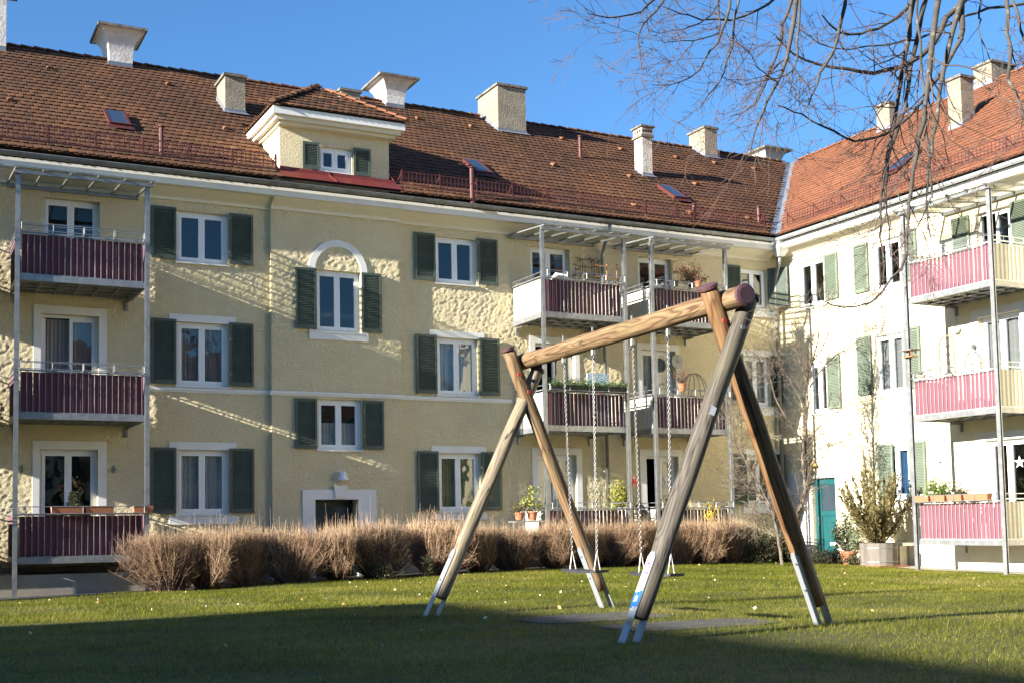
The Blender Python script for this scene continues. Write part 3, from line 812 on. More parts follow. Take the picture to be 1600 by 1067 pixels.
def gutter(parent, a, c, r=.075, m=ZINC, step=1.05):
    a, c = Vector(a), Vector(c); d = (c - a).normalized(); sd = Vector((-d.y, d.x, 0))
    q = MB(); vs = []; fs = []; k = 8
    for t, p in enumerate((a, c)):
        for j in range(k + 1):
            an = pi + pi * j / k; vs.append(tuple(p + sd * cos(an) * r + Vector((0, 0, sin(an) * r))))
    for j in range(k): fs.append((j, j + 1, k + 2 + j, k + 1 + j))
    q.add(vs, fs)
    q.tube([a + sd * r, c + sd * r], .012, 5); q.tube([a - sd * r, c - sd * r], .014, 5)
    o = q.build('gutter', m, parent, smooth=False)
    L = (c - a).length; n = int(L / step)
    q = MB(); vs = []; fs = []
    for t in (-.012, .012):
        for j in range(k + 1):
            an = pi + pi * j / k; vs.append(tuple(d * t + sd * cos(an) * (r + .008) + Vector((0, 0, sin(an) * (r + .008)))))
    for j in range(k): fs.append((j, j + 1, k + 2 + j, k + 1 + j))
    q.add(vs, fs); me = q.mesh('gutter_bracket', m)
    for i in range(n): inst('gutter_bracket', me, o, a + d * (i * step + .4))
    return o


gutter(HA, (XL, 25.97, 7.965), (22.86, 25.97, 7.965))


def snow_guard(parent, F, u0, u1, yoff):
    """lattice guard standing on the roof; F maps (u, s, n)"""
    s0 = S_(YE + yoff)
    q = MB(F)
    F = (lambda FF: (lambda u, s, n: (FF(u, s, 0)[0], FF(u, s, 0)[1], FF(u, s, 0)[2] + n)))(F); q = MB(F)
    for n_ in (.11, .27, .43): q.tube([(u0, s0, n_), (u1, s0, n_)], .011, 4)
    n = int((u1 - u0) / .105)
    for i in range(n + 1):
        u = u0 + i * (u1 - u0) / n
        q.box((u - .008, s0 - .005, .10), (u + .008, s0 + .005, .44))
    o = q.build('snow_guard', REDM, parent)
    q = MB(F); q.box((0, -.012, .03), (.03, .012, .47)); q.tube([(.011, .0, .42), (.011, .30, .09)], .012, 4)
    qq = MB(F); qq.box((0, -.001, .0), (.022, .001, .0))
    org = Vector(F(0, 0, 0)); me = q.mesh('guard_bracket', REDM, org)
    k = int((u1 - u0) / 1.02)
    for i in range(k + 1):
        u = u0 + .02 + i * (u1 - u0 - .06) / max(k, 1)
        inst('guard_bracket', me, o, Vector(F(u, s0, 0)))
    return o


snow_guard(ra, MAr, XL, 8.28, .30); snow_guard(ra, MAr, 11.45, 22.85, .30)

# chimneys of the left house


def chim(parent, x0, x1, y0, y1, zt, ml, mf=None, slope='A', pots=1, thin=False):
    zb = (zA(y0) if slope == 'A' else zB(x0)) - .4
    b = MB(); b.box((x0, y0, zb), (x1, y1, zt)); o = b.build('chimney', ml, parent)
    e = .055
    q = MB(); q.box((x0 - e, y0 - e, zt + .002), (x1 + e, y1 + e, zt + .07)); q.box((x0 - .01, y0 - .01, zt + .07), (x1 + .01, y1 + .01, zt + .095)); q.build('chimney_cap', CONC, o)
    for i in range(pots):
        cx = x0 + (x1 - x0) * (i + .5) / pots
        q = MB(); q.lathe((cx, (y0 + y1) / 2, zt + .095), [(.10, 0), (.11, .03), (.09, .06)], 10); q.build('flue_ring', CONC, o)
    q = MB(); g = .02
    if slope == 'A':
        q.box((x0 - g, y0 - g, zA(y0) - .05), (x1 + g, y0 - .002, zA(y0) + .16))
        for (xa, xb) in ((x0 - g, x0 - .002), (x1 + .002, x1 + g)):
            yy = min(y1, YR)
            q.add([(xa, y0, zA(y0)), (xb, y0, zA(y0)), (xb, y0, zA(y0) + .16), (xa, y0, zA(y0) + .16), (xa, yy, zA(yy)), (xb, yy, zA(yy)), (xb, yy, zA(yy) + .16), (xa, yy, zA(yy) + .16)],
                  [(0, 4, 7, 3), (1, 2, 6, 5), (3, 7, 6, 2), (0, 3, 2, 1)])
        q.add([MAr(x0 - .1, S_(y0) - .12, .095), MAr(x1 + .1, S_(y0) - .12, .095), MAr(x1 + .02, S_(y0) + .04, .10), MAr(x0 - .02, S_(y0) + .04, .10)], [(0, 1, 2, 3)])
    else:
        q.box((x0 - g, y0 - g, zB(x0) - .05), (x0 - .002, y1 + g, zB(x0) + .16))
        for (ya, yb) in ((y0 - g, y0 - .002), (y1 + .002, y1 + g)):
            xx = min(x1, 30)
            q.add([(x0, ya, zB(x0)), (x0, yb, zB(x0)), (x0, yb, zB(x0) + .16), (x0, ya, zB(x0) + .16), (xx, ya, zB(xx)), (xx, yb, zB(xx)), (xx, yb, zB(xx) + .16), (xx, ya, zB(xx) + .16)],
                  [(0, 4, 7, 3), (1, 2, 6, 5), (3, 7, 6, 2), (0, 3, 2, 1)])
    q.build('flashing', LEAD, o)
    return o


def flared(parent, x0, x1, y0, y1, zb, zs, zt, out, m=CHIMW):
    """chimney whose head curves outwards under a thick slab"""
    prof = [(0, zb)] + [(out * (1 - cos(t * pi / 2 / 6)), zs + (zt - zs) * sin(t * pi / 2 / 6) ** .9) for t in range(7)]
    q = MB(); vs = []; fs = []
    for i, (e, z) in enumerate(prof):
        vs += [(x0 - e, y0 - e, z), (x1 + e, y0 - e, z), (x1 + e, y1 + e, z), (x0 - e, y1 + e, z)]
        if i:
            o = (i - 1) * 4; fs += [(o + k, o + (k + 1) % 4, o + 4 + (k + 1) % 4, o + 4 + k) for k in range(4)]
    q.add(vs, fs); o = q.build('flared_chimney', m, parent)
    e = out + .05
    q = MB(); q.box((x0 - e, y0 - e, zt), (x1 + e, y1 + e, zt + .07)); q.box((x0 - out + .02, y0 - out + .02, zt + .07), (x1 + out - .02, y1 + out - .02, zt + .10)); q.box((x0 + .1, y0 + .1, zt + .10), (x1 - .1, y1 - .1, zt + .125)); q.build('chimney_cap', CONC, o)
    q = MB(); q.box((x0 - .02, y0 - .02, zb), (x1 + .02, y0 - .002, zA(y0) + .16)); q.box((x0 - .02, y0 - .02, zb), (x0 - .002, y1, zA(y0) + .16)); q.box((x1 + .002, y0 - .02, zb), (x1 + .02, y1, zA(y0) + .16)); q.build('flashing', LEAD, o)
    return o


chim(HA, 8.05, 8.59, 30.04, 30.90, 11.92, CHIM)
chim(HA, 12.16, 12.76, 32.35, 32.95, 12.92, CHIM)
chim(HA, 17.16, 18.15, 31.84, 33.2, 13.65, CHIM, pots=2)
chim(HA, 25.50, 26.03, 32.33, 33.2, 13.55, CHIM)
o = chim(HA, 20.88, 21.24, 29.5, 29.92, 11.78, mat('peeling_white_chimney', (.60, .55, .46), .95, noise=[(4, (.42, .37, .29), .45, .7)], bump=[(16, .04, 'd')]))
q = MB(); q.box((20.86, 29.48, 11.875), (21.26, 29.94, 12.08)); hd = q.build('chimney_head', mat('brick_patched_render', (.50, .42, .33), .95, noise=[(12, (.33, .14, .08), .5, .62)]), HA)
q = MB()
for i in range(4): q.box((20.89 + i * .094, 29.474, 11.93), (20.945 + i * .094, 29.479, 12.01))
for i in range(3): q.box((20.854, 29.54 + i * .13, 11.93), (20.859, 29.61 + i * .13, 12.01))
q.build('draught_hole', DARK, hd)
q = MB(); q.box((20.80, 29.42, 12.085), (21.32, 30.0, 12.14)); q.lathe((21.06, 29.7, 12.14), [(.13, 0), (.12, .06), (.08, .08)], 10); q.build('chimney_cap', CONC, hd)
flared(HA, 5.52, 6.15, 32.7, 33.5, 12.3, 12.95, 13.76, .30)
flared(HA, 13.78, 14.36, 32.7, 33.5, 12.3, 12.95, 13.62, .32)
flared(HA, 2.10, 2.84, 32.55, 33.3, 12.0, 13.9, 14.55, .32)
flared(HA, 29.8, 30.45, 34.2, 35.0, 12.0, 13.1, 13.85, .30)


def skylight(parent, u, s, w, ln, M, m=REDM):
    q = MB(M); q.box((u, s, .03), (u + w, s + ln, .13)); o = q.build('skylight', m, parent)
    q = MB(M)
    q.box((u - .02, s - .04, .132), (u + .05, s + ln + .02, .152)); q.box((u + w - .05, s - .04, .132), (u + w + .02, s + ln + .02, .152)); q.box((u + .05, s - .04, .132), (u + w - .05, s + .03, .152)); q.build('skylight_frame', m, o)
    q = MB(M); q.box((u + .05, s + .03, .132), (u + w - .05, s + ln, .143)); q.build('pane', SKYL, o)
    q = MB(M); q.quad((u - .08, s - .25, .10), (u + w + .08, s - .25, .10), (u + w + .02, s, .11), (u - .02, s, .11)); q.build('apron', m, o)
    return o


skylight(ra, 4.72, S_(27.95), .48, 1.0, MAr); skylight(ra, 14.28, S_(27.85), .48, 1.0, MAr); skylight(ra, 20.75, S_(27.85), .48, 1.0, MAr)


def vent(parent, x, y, zt, z0, r=.055, m=REDM):
    q = MB(); q.tube([(x, y, z0), (x, y, zt)], r, 10); q.ring((x, y, z0 + (zt - z0) * .55), (0, 0, 1), r + .006, .012, 12, 4)
    q.lathe((x, y, zt - .02), [(r + .01, 0), (r + .035, .01), (r + .035, .03), (.02, .06)], 10); q.lathe((x, y, z0 - .02), [(r + .05, 0), (r + .01, .16)], 10)
    return q.build('vent_pipe', m, parent, smooth=False)


vent(ra, 5.64, 26.55, 9.12, 8.35); vent(ra, 19.23, 30.42, 11.85, 11.1); vent(ra, 13.28, 26.1, 8.95, 8.0); vent(ra, 20.37, 26.4, 8.82, 8.2); vent(ra, 23.05, 26.85, 9.14, 8.5)

# ---- dormer
dm = MB(); yf = 26.60
dm.add([(8.44, yf, 8.2), (11.24, yf, 8.2), (11.24, yf, 9.6), (8.44, yf, 9.6), (8.44, 28.6, 9.6), (11.24, 28.6, 9.6), (8.44, 26.7, 8.2), (11.24, 26.7, 8.2)],
       [(0, 3, 4, 6), (1, 7, 5, 2)])
dw = (9.42, 10.26, 8.57, 9.17)
ddf = MB(mA, True)
us = [8.44, dw[0], dw[1], 11.24]; zs = [8.2, dw[2], dw[3], 9.6]
for i in range(3):
    for j in range(3):
        if i == 1 and j == 1: continue
        ddf.quad((us[i], 0, zs[j]), (us[i], 0, zs[j + 1]), (us[i + 1], 0, zs[j + 1]), (us[i + 1], 0, zs[j]))
for (a, c) in (((dw[0], dw[2]), (dw[0], dw[3])), ((dw[1], dw[3]), (dw[1], dw[2])), ((dw[0], dw[3]), (dw[1], dw[3])), ((dw[1], dw[2]), (dw[0], dw[2]))):
    ddf.quad((a[0], 0, a[1]), (a[0], -.3, a[1]), (c[0], -.3, c[1]), (c[0], 0, c[1]))
D = ddf.build('dormer', STUCCO, HA)
q = MB()
q.add([(8.438, yf, 8.05), (8.438, yf, 9.62), (8.438, 29.0, 9.62), (8.438, 29.0, 9.55)], [(0, 1, 2, 3)])
q.add([(11.242, yf, 8.05), (11.242, yf, 9.62), (11.242, 29.0, 9.62), (11.242, 29.0, 9.55)], [(3, 2, 1, 0)])
q.build('dormer_cheek', mat('smooth_cream_paint', (.74, .66, .46), .85, noise=[(2, (.66, .58, .40), .5, .8)]), D)
q = MB(); q.box((8.6, 27.6, 8.2), (11.1, 27.7, 9.7)); q.build('interior_wall', ROOM, D)
window(FA, HA, *dw, 0, curtain=None, setback=.08)
shutter(FA, HA, 8.99, 8.56, .42, .66, 0, GREEN); shutter(FA, HA, 10.29, 8.54, .44, .68, 0, GREEN)
# eaves box cornice round the dormer
cx0, cx1, cy0 = 8.17, 11.53, 26.22
for (nm, z0, z1, e, m_) in (('dormer_eaves', 9.70, 9.87, 0, TRIM), ('dormer_cornice', 9.60, 9.699, -.09, CREAM), ('dormer_moulding', 9.53, 9.599, -.2, CREAM)):
    q = MB(); q.box((cx0 - e, cy0 - e, z0), (cx1 + e, 28.9, z1)); q.build(nm, m_, D)
# flashing apron
za = lambda y: zA(y) + .075
q = MB(); q.add([(8.40, 26.597, 8.535), (11.30, 26.597, 8.50), (11.30, 26.42, 8.48), (8.40, 26.42, 8.515), (8.38, 26.40, za(26.40)), (11.32, 26.40, za(26.40)), (11.46, 26.04, za(26.04)), (8.22, 26.04, za(26.04)),
        (11.25, 26.60, 8.52), (8.42, 26.60, 8.55), (11.36, 27.6, zA(27.6) + .1), (11.26, 27.6, zA(27.6) + .3)],
        [(0, 1, 2, 3), (3, 2, 5, 4), (4, 5, 6, 7), (5, 2, 11, 10), (9, 3, 4)]); q.build('flashing', REDF, D)
q = MB(); q.tube([(9.60, 26.41, 8.51), (9.60, 26.39, 8.42), (9.68, 26.05, za(26.05) + .01)], .012, 5); q.build('flashing_seam', REDF, D)
# hip roof of the dormer
ap = Vector((9.85, cy0 - .03 + 1.70, 9.88 + 1.19)); e0 = Vector((cx0 - .03, cy0 - .03, 9.88)); e1 = Vector((cx1 + .03, cy0 - .03, 9.88))
rb = Vector((9.85, 30.25, 11.07)); lb = Vector((cx0 - .03, 28.65, 9.88)); rb2 = Vector((cx1 + .03, 28.65, 9.88))
q = MB(); q.add([e0, e1, ap, rb, lb, rb2], [(0, 1, 2), (0, 2, 3, 4), (1, 5, 3, 2)]); dr = q.build('dormer_roof', UNDER, D)


def plane_tiles(parent, o, ud, sd, poly_ok, nu, m, u0, u1, smax, flat=0.0):
    n_ = ud.cross(sd).normalized()
    if n_.z < 0: n_ = -n_
    M = lambda u, s, n: tuple(o + ud * u + sd * s + n_ * n)
    w = .178; course = .25; big = MB(); big.tint = []
    for j in range(int(smax / course) + 1):
        for layer in (0, 1):
            off = (.5 if layer else 0) + (.5 if j % 2 else 0)
            for i in range(int(u0 / w) - 1, int(u1 / w) + 2):
                u = (i + off) * w; s = j * course
                if not poly_ok(u, s + .1): continue
                vs, fs = tile_geom(u, s, w, .28, (.036 if layer == 0 else .062) + rng.normal(0, .002), M)
                big.add(vs, fs); big.tint += [float(np.clip(rng.normal(.5, .2), 0, 1))] * len(fs)
    big.build('roof_tiling', m, parent, kind='stuff')


sd = Vector((0, 1.70, 1.19)).normalized()
plane_tiles(dr, e0, Vector((1, 0, 0)), sd, lambda u, s: s > -.1 and u > s * .82 + .03 and u < 3.42 - s * .82 - .03, 0, TILE, 0, 3.42, 2.05)
sdl = Vector((1.71, 0, 1.19)).normalized()
plane_tiles(dr, e0, Vector((0, 1, 0)), sdl, lambda u, s: u > s * .82 + .03 and u < 2.35 + s * .78, 0, TILE, 0, 4.2, 2.05)
sdr = Vector((-1.71, 0, 1.19)).normalized()
plane_tiles(dr, e1, Vector((0, 1, 0)), sdr, lambda u, s: u > s * .82 + .03 and u < 2.35 + s * .78, 0, TILE, 0, 4.2, 2.05)
ridge_run(dr, e0 + Vector((0, 0, .05)), ap + Vector((0, 0, .05)), TILE, .30, .085, 'hip_tile')
ridge_run(dr, e1 + Vector((0, 0, .05)), ap + Vector((0, 0, .05)), TILE_B, .30, .085, 'hip_tile')
ridge_run(dr, ap + Vector((0, 0, .05)), rb + Vector((0, 0, .05)), TILE, .30, .085, 'ridge_tile')

# downpipe between the balcony stacks, corner hopper and pipe
q = MB(); q.tube([(17.3, 26.0, 7.9), (17.3, 26.02, 7.72), (17.35, 26.4, 7.3), (17.35, 26.48, 7.15), (17.35, 26.48, -1.1)], .05, 8); o = q.build('downpipe', ZINC, HA, smooth=True)
q = MB(); q.tube([(23.1, 26.05, 7.55), (23.18, 26.3, 7.15), (23.22, 26.42, 6.9), (23.22, 26.42, -1.15)], .06, 8); o = q.build('downpipe', ZINC, HA, smooth=True)
for z in (6.2, 4.5, 2.8, 1.1, -.4):
    k = MB(); k.ring((23.22, 26.42, z), (0, 0, 1), .064, .01, 12, 4); k.build('pipe_clip', ZINC, o)
q = MB(); q.add([(22.86, 25.80, 7.92), (23.28, 25.80, 7.92), (23.36, 26.22, 7.92), (22.9, 26.22, 7.92), (22.86, 25.80, 7.74), (23.28, 25.80, 7.74), (23.36, 26.22, 7.74), (22.9, 26.22, 7.74), (23.0, 25.98, 7.50), (23.18, 25.98, 7.50), (23.18, 26.14, 7.50), (23.0, 26.14, 7.50)],
                [(0, 4, 5, 1), (1, 5, 6, 2), (2, 6, 7, 3), (3, 7, 4, 0), (4, 8, 9, 5), (5, 9, 10, 6), (6, 10, 11, 7), (7, 11, 8, 4), (8, 11, 10, 9), (0, 1, 2, 3)]); q.build('rainwater_hopper', ZINC_B, HA)
# valley gutter
q = MB(); a = Vector((22.95, 26.05, zA(26.05) + .05)); c = Vector((30, 33.1, zA(33.1) + .05)); sdv = Vector((1, -1, 0)).normalized() * .14
q.add([a - sdv + Vector((0, 0, .07)), a, c, c - sdv + Vector((0, 0, .07)), a + sdv + Vector((0, 0, .07)), c + sdv + Vector((0, 0, .07))], [(0, 1, 2, 3), (1, 4, 5, 2)]); q.build('valley_gutter', LEAD, HA)

# ================================================================= right house
HB = thing('apartment_house', (23.5, 20, -1.2), 'sunlit pale cream apartment house wing with orange roof and teal door at right', 'building')
YB0 = 6.0
b1w = [(24.72, 25.80, 5.94, 7.28), (24.77, 25.50, 2.95, 4.38)]
b2w = [(22.00, 23.0, 5.94, 7.24), (22.02, 23.02, 3.22, 4.76), (22.0, 22.98, .50, 1.87)]
sm = [(20.94, 21.21, 6.54, 7.0), (21.08, 21.32, 3.74, 4.20), (20.94, 21.30, 1.20, 1.52)]
bd = [(18.75, 19.70, 5.20, 7.20), (18.60, 19.75, 2.40, 4.72), (18.60, 19.70, -.50, 1.80)]
tdoor = (24.66, 25.56, -1.05, 1.16)
wall_with_holes(FB, YB0, YA, -1.9, 7.7, 0, b1w + b2w + sm + bd + [tdoor], STUCCO_B, HB)
b = MB()
for z in (-0.62, 2.28, 5.08, 7.75): b.box((XB + .31, YB0, z), (XB + 5, YA, z + .1))
b.box((XB + 5, YB0, -1.9), (XB + 5.1, YA, 8))
for y in (20.1, 21.9 - .4, 24.1): b.box((XB + .31, y, -1.8), (XB + 5, y + .08, 7.9))
b.build('interior_wall', ROOM, HB)
b = MB(); b.box((XB + .01, YB0, -1.9), (XB + 13, YB0 + .3, 7.8)); b.box((XB + 13, YB0, -1.9), (XB + 13.3, 40, 7.8)); b.build('rear_wall', STUCCO_B, HB)
b = mb(FB); b.box((YB0, .004, -1.9), (24.60, .04, -.60)); b.build('plinth', PLINTH_B, HB)
q = mb(FB); q.box((25.57, .003, -1.9), (26.5, .03, 1.36)); q.box((24.66, .003, 1.165), (25.57, .03, 1.22)); q.build('door_surround', TRIM, HB)
cornice(FB, HB, YB0, YA - .36, 0)
b = mb(FB); b.box((YB0, -.2, 7.702), (YA - .36, .49, 7.90)); b.build('fascia_board', TRIM, HB)
for i, h in enumerate(b1w):
    window(FB, HB, *h, 0, curtain=None, open_leaf=None, setback=.07)
    shutter(FB, HB, h[0] - .50, h[2] + .08, .49, (1.27 if i == 0 else 1.44), 0, GREEN_B)
for i, h in enumerate(b2w):
    window(FB, HB, *h, 0, curtain=[None, CURTG, BLUE][i], setback=.07, open_leaf=None)
    shutter(FB, HB, h[0] - .52, h[2] + .06, .50, h[3] - h[2], 0, GREEN_B)
    shutter(FB, HB, (h[1] + .11 if i < 2 else h[1] - .45), h[2] + .06, .50, h[3] - h[2], 0, GREEN_B)
for h in sm: window(FB, HB, *h, 0, leaves=1, setback=.06)
for i, h in enumerate(bd):
    if i: surround(FB, HB, 18.40, 19.98, h[3] + .19, h, 0)
    window(FB, HB, *h, 0, name='balcony_door', curtain=[None, CURTG, None][i], open_leaf=1 if i == 0 else None, sill=False, door=True, setback=.12)
shutter(FB, HB, 19.86, 5.35, .50, 1.88, 0, GREEN_B); shutter(FB, HB, 18.14, 5.35, .56, 1.88, 0, GREEN_B)
# teal door
q = mb(FB); q.box((24.68, -.16, -1.05), (25.54, -.12, 1.14)); D2 = q.build('front_door', TEAL, HB)
q = mb(FB); q.box((24.68, -.118, -1.0), (24.78, -.095, 1.12)); q.box((25.30, -.118, -1.0), (25.54, -.095, 1.12)); q.box((24.78, -.118, .98), (25.30, -.095, 1.12)); q.box((24.78, -.118, .12), (25.30, -.095, .24)); q.build('door_panel', TEAL, D2)
q = mb(FB); q.box((24.80, -.118, .26), (25.28, -.108, .96)); q.build('pane', SKYL, D2)
q = mb(FB); q.tube([(25.42, -.09, -.02), (25.42, -.04, -.02), (25.34, -.04, -.02)], .012, 6); q.box((25.39, -.094, -.12), (25.45, -.085, .08)); q.build('door_handle', STEEL, D2)
q = mb(FB); q.box((24.5, .0, -1.3), (25.7, .5, -1.06)); q.build('doorstep', PAVEL, HB)
for (yy, zz) in ((25.72, .08), (25.72, -.02)):
    q = mb(FB); q.box((yy - .04, .031, zz - .035), (yy + .04, .05, zz + .035)); q.build('bell_plate', PVC, HB)
# roof B
rbm = MB()
rbm.add([(22.95, YE, zB(22.95)), (22.95, YB0 - .4, zB(22.95)), (30, YB0 - .4, zB(30)), (30, YR, zB(30)), (37, 40.2, 8.1), (37, YB0 - .4, 8.1)], [(0, 1, 2, 3), (3, 2, 5, 4)])
rB = rbm.build('roof', UNDER, HB)
tiled_roof(rB, MBr, keepB, YB0 - .4, 33.2, (30 - 22.95) * TLEN, TILE_B, 300, lambda u, s: abs(u - 17.6) * .8 + s * .5 + (0 if u > 16.8 else 300))
ridge_run(rB, (30, YB0, zB(30) + .03), (30, 32.9, zB(30) + .03), TILE_B)
gutter(HB, (22.87, YB0, 7.965), (22.87, 25.9, 7.965), m=ZINC_B)
snow_guard(rB, MBr, YB0, 25.9, .30)
skylight(rB, 23.05, S_(YE + 1.75), .55, 1.1, MBr)
bumps(rB, [(24.6, S_(28.6)), (22.0, S_(28.7)), (19.8, S_(28.8)), (21.4, S_(31.2)), (18.6, S_(31))], MBr, TILE_B)
chim(HB, 29.37, 29.80, 27.75, 28.30, 13.45, CHIM, slope='B'); chim(HB, 26.63, 27.12, 22.60, 23.05, 12.08, CHIM, slope='B'); chim(HB, 29.86, 30.85, 24.2, 24.85, 13.6, CHIM, slope='B')

# ================================================================= balcony stacks
SLATM = {}


def balcony_stack(F, u0, u1, dep, label, group, fab, m_side, side_front='lo', floors=(5.08, 2.28, -.62), n=20, post_d=0.04):
    """posts, three balconies and a glazed canopy; u0<u1 along the wall, dep outwards"""
    T = thing('balcony_stack', F['m']((u0 + u1) / 2, dep, gz1(*F['m']((u0 + u1) / 2, dep, 0)[:2])), label, 'balcony', group)
    for u in (u0 - .01, u1 + .01):
        zg = gz1(*F['m'](u, dep + .05, 0)[:2])
        q = mb(F); q.box((u - .045, dep + .035, zg - .02), (u + .045, dep + .048, 7.24)); q.box((u - .045, dep + .10, zg - .02), (u + .045, dep + .113, 7.24)); q.box((u - .012, dep + .048, zg - .02), (u + .012, dep + .10, 7.24))
        q.box((u - .07, dep + .0, zg - .02), (u + .07, dep + .14, zg + .015))
        q.build('post', STEEL, T)
    for zs in floors:
        zr0, zr1 = zs + .15, zs + .97
        q = mb(F)
        q.box((u0, dep - .06, zs), (u1, dep + .03, zs + .12)); q.box((u0, .03, zs), (u0 + .06, dep - .06, zs + .12)); q.box((u1 - .06, .03, zs), (u1, dep - .06, zs + .12))
        q.box((u0 + .06, .03, zs + .08), (u1 - .06, dep - .06, zs + .115))
        k = 7
        for i in range(k): uu = u0 + .1 + (u1 - u0 - .2) * i / (k - 1); q.box((uu - .015, .04, zs + .02), (uu + .015, dep - .062, zs + .079))
        for i in range(4): dd = .2 + (dep - .4) * i / 3; q.box((u0 + .062, dd - .015, zs + .01), (u1 - .062, dd + .015, zs + .06))
        B = q.build('balcony', STEEL, T)
        # wall brackets
        q = mb(F)
        for u in (u0 + .12, u1 - .12): q.box((u - .03, .0, zs - .22), (u + .03, .05, zs)); q.box((u - .02, .05, zs - .05), (u + .02, .35, zs - .002))
        q.build('wall_bracket', STEEL, B)
        # railing: rails, bars
        q = mb(F); dd = dep + .0
        q.box((u0 + .06, dd - .02, zr1), (u1 - .06, dd + .02, zr1 + .03)); q.box((u0 + .06, dd - .012, zr0 - .03), (u1 - .06, dd + .012, zr0 - .005))
        for uu in (u0 + .02, u1 - .02):
            q.box((uu - .015, .03, zr1 + .031), (uu + .015, dd, zr1 + .06)); q.box((uu - .012, .03, zr0 - .03), (uu + .012, dd, zr0 - .005))
        q.tube([(u0 + .02, .03, zr1 + .16), (u0 + .02, dd, zr1 + .16)], .01, 5); q.tube([(u1 - .02, .03, zr1 + .16), (u1 - .02, dd, zr1 + .16)], .01, 5)
        for i in range(5):
            for uu in (u0 + .02, u1 - .02): q.box((uu - .006, .1 + (dd - .15) * i / 4, zr1 + .05), (uu + .006, .112 + (dd - .15) * i / 4, zr1 + .165))
        pitch = (u1 - u0 - .16) / n
        for i in range(n + 1):
            uu = u0 + .08 + i * pitch; q.box((uu - .0042, dd + .004, zs + .125), (uu + .0042, dd + .014, zr1))
        q.build('railing', STEEL if F is FA else ZINC_B, B)
        # fabric strips woven between the bars
        key = (id(F), fab.name, round(pitch, 3))
        if key not in SLATM:
            ms = []
            for v in range(3):
                s = mb(F); wv = pitch * (.87 + .03 * v); hh = zr1 - zr0 - .02
                for i in range(4):
                    a = (pitch - wv) / 2 + wv * i / 4; c = (pitch - wv) / 2 + wv * (i + 1) / 4
                    da = -.012 - .006 * sin(i / 4 * pi) * (v + 1) * .6; dc = -.012 - .006 * sin((i + 1) / 4 * pi) * (v + 1) * .6
                    s.quad((a, da, 0), (a, da, hh), (c, dc, hh), (c, dc, 0))
                ms.append(s.mesh('fabric_strip', fab, F['m'](0, 0, 0)))
            SLATM[key] = ms
        for i in range(n):
            inst('fabric_strip', SLATM[key][random.randrange(3)], B, Vector(F['m'](u0 + .08 + i * pitch, dd - .002 + random.uniform(-.002, .002), zr0 + random.uniform(-.004, .004))))
        # corrugated side panels
        for uu, nm in ((u0 + .02, 'side_panel'), (u1 - .02, 'side_panel')):
            s = mb(F); N = 40; sgn = -1 if uu < (u0 + u1) / 2 else 1
            pts = []
            for i in range(N + 1):
                dd2 = .07 + (dep - .11) * i / N; pts.append((dd2, (0, .014, .014, 0)[i % 4] * sgn))
            for (a, c) in zip(pts, pts[1:]): s.quad((uu + a[1], a[0], zr0 - .022), (uu + c[1], c[0], zr0 - .022), (uu + c[1], c[0], zr1 - .01), (uu + a[1], a[0], zr1 - .01))
            s.build(nm, m_side, B)
        # planter rack on the outside of the rail
        q = mb(F); z0, z1 = zr1 + .005, zr1 + .17; d0_, d1_ = dd + .022, dd + .20
        q.tube([(u0 + .05, d1_, z0 + .02), (u1 - .05, d1_, z0 + .02)], .009, 5); q.tube([(u0 + .05, d1_, z1), (u1 - .05, d1_, z1)], .009, 5)
        q.tube([(u0 + .05, d0_, z1), (u1 - .05, d0_, z1)], .008, 5)
        for i in range(5):
            uu = u0 + .06 + (u1 - u0 - .12) * i / 4
            for j, (a, c) in enumerate((((d0_, z0 + .02), (d1_, z0 + .02)), ((d1_, z0 + .02), (d1_, z1)), ((d1_, z1), (d0_, z1)), ((d0_, z1), (d0_, z0 + .02)))):
                q.tube([(uu, a[0], a[1]), (uu, c[0], c[1])], .011 if i % 2 == 0 else .008, 5)
        q.build('planter_rack', STEEL, B)
    # canopy
    zf, zb_ = 7.25, 7.43
    q = mb(F); q.box((u0 - .08, dep + .115, zf - .03), (u1 + .12, dep + .18, zf + .045)); q.box((u0 - .08, .04, zb_ - .06), (u1 + .12, .10, zb_ + .0))
    CN = q.build('canopy', STEEL, T)
    kk = 5
    for i in range(kk + 1):
        uu = u0 - .06 + (u1 - u0 + .14) * i / kk
        r = mb(F); r.add([(uu - .02, .05, zb_), (uu + .02, .05, zb_), (uu + .02, dep + .30, zf + .03), (uu - .02, dep + .30, zf + .03), (uu - .02, .05, zb_ + .035), (uu + .02, .05, zb_ + .035), (uu + .02, dep + .30, zf + .065), (uu - .02, dep + .30, zf + .065)],
                         [(0, 3, 2, 1), (4, 5, 6, 7), (0, 1, 5, 4), (1, 2, 6, 5), (2, 3, 7, 6), (3, 0, 4, 7)]); r.build('rafter', STEEL, CN)
    q = mb(F)
    q.add([(u0 - .1, .03, zb_ + .04), (u1 + .14, .03, zb_ + .04), (u1 + .14, dep + .32, zf + .07), (u0 - .1, dep + .32, zf + .07), (u0 - .1, .03, zb_ + .048), (u1 + .14, .03, zb_ + .048), (u1 + .14, dep + .32, zf + .078), (u0 - .1, dep + .32, zf + .078)],
          [(0, 3, 2, 1), (4, 5, 6, 7), (0, 1, 5, 4), (1, 2, 6, 5), (2, 3, 7, 6), (3, 0, 4, 7)]); q.build('canopy_sheet', CANOPYG, CN)
    return T


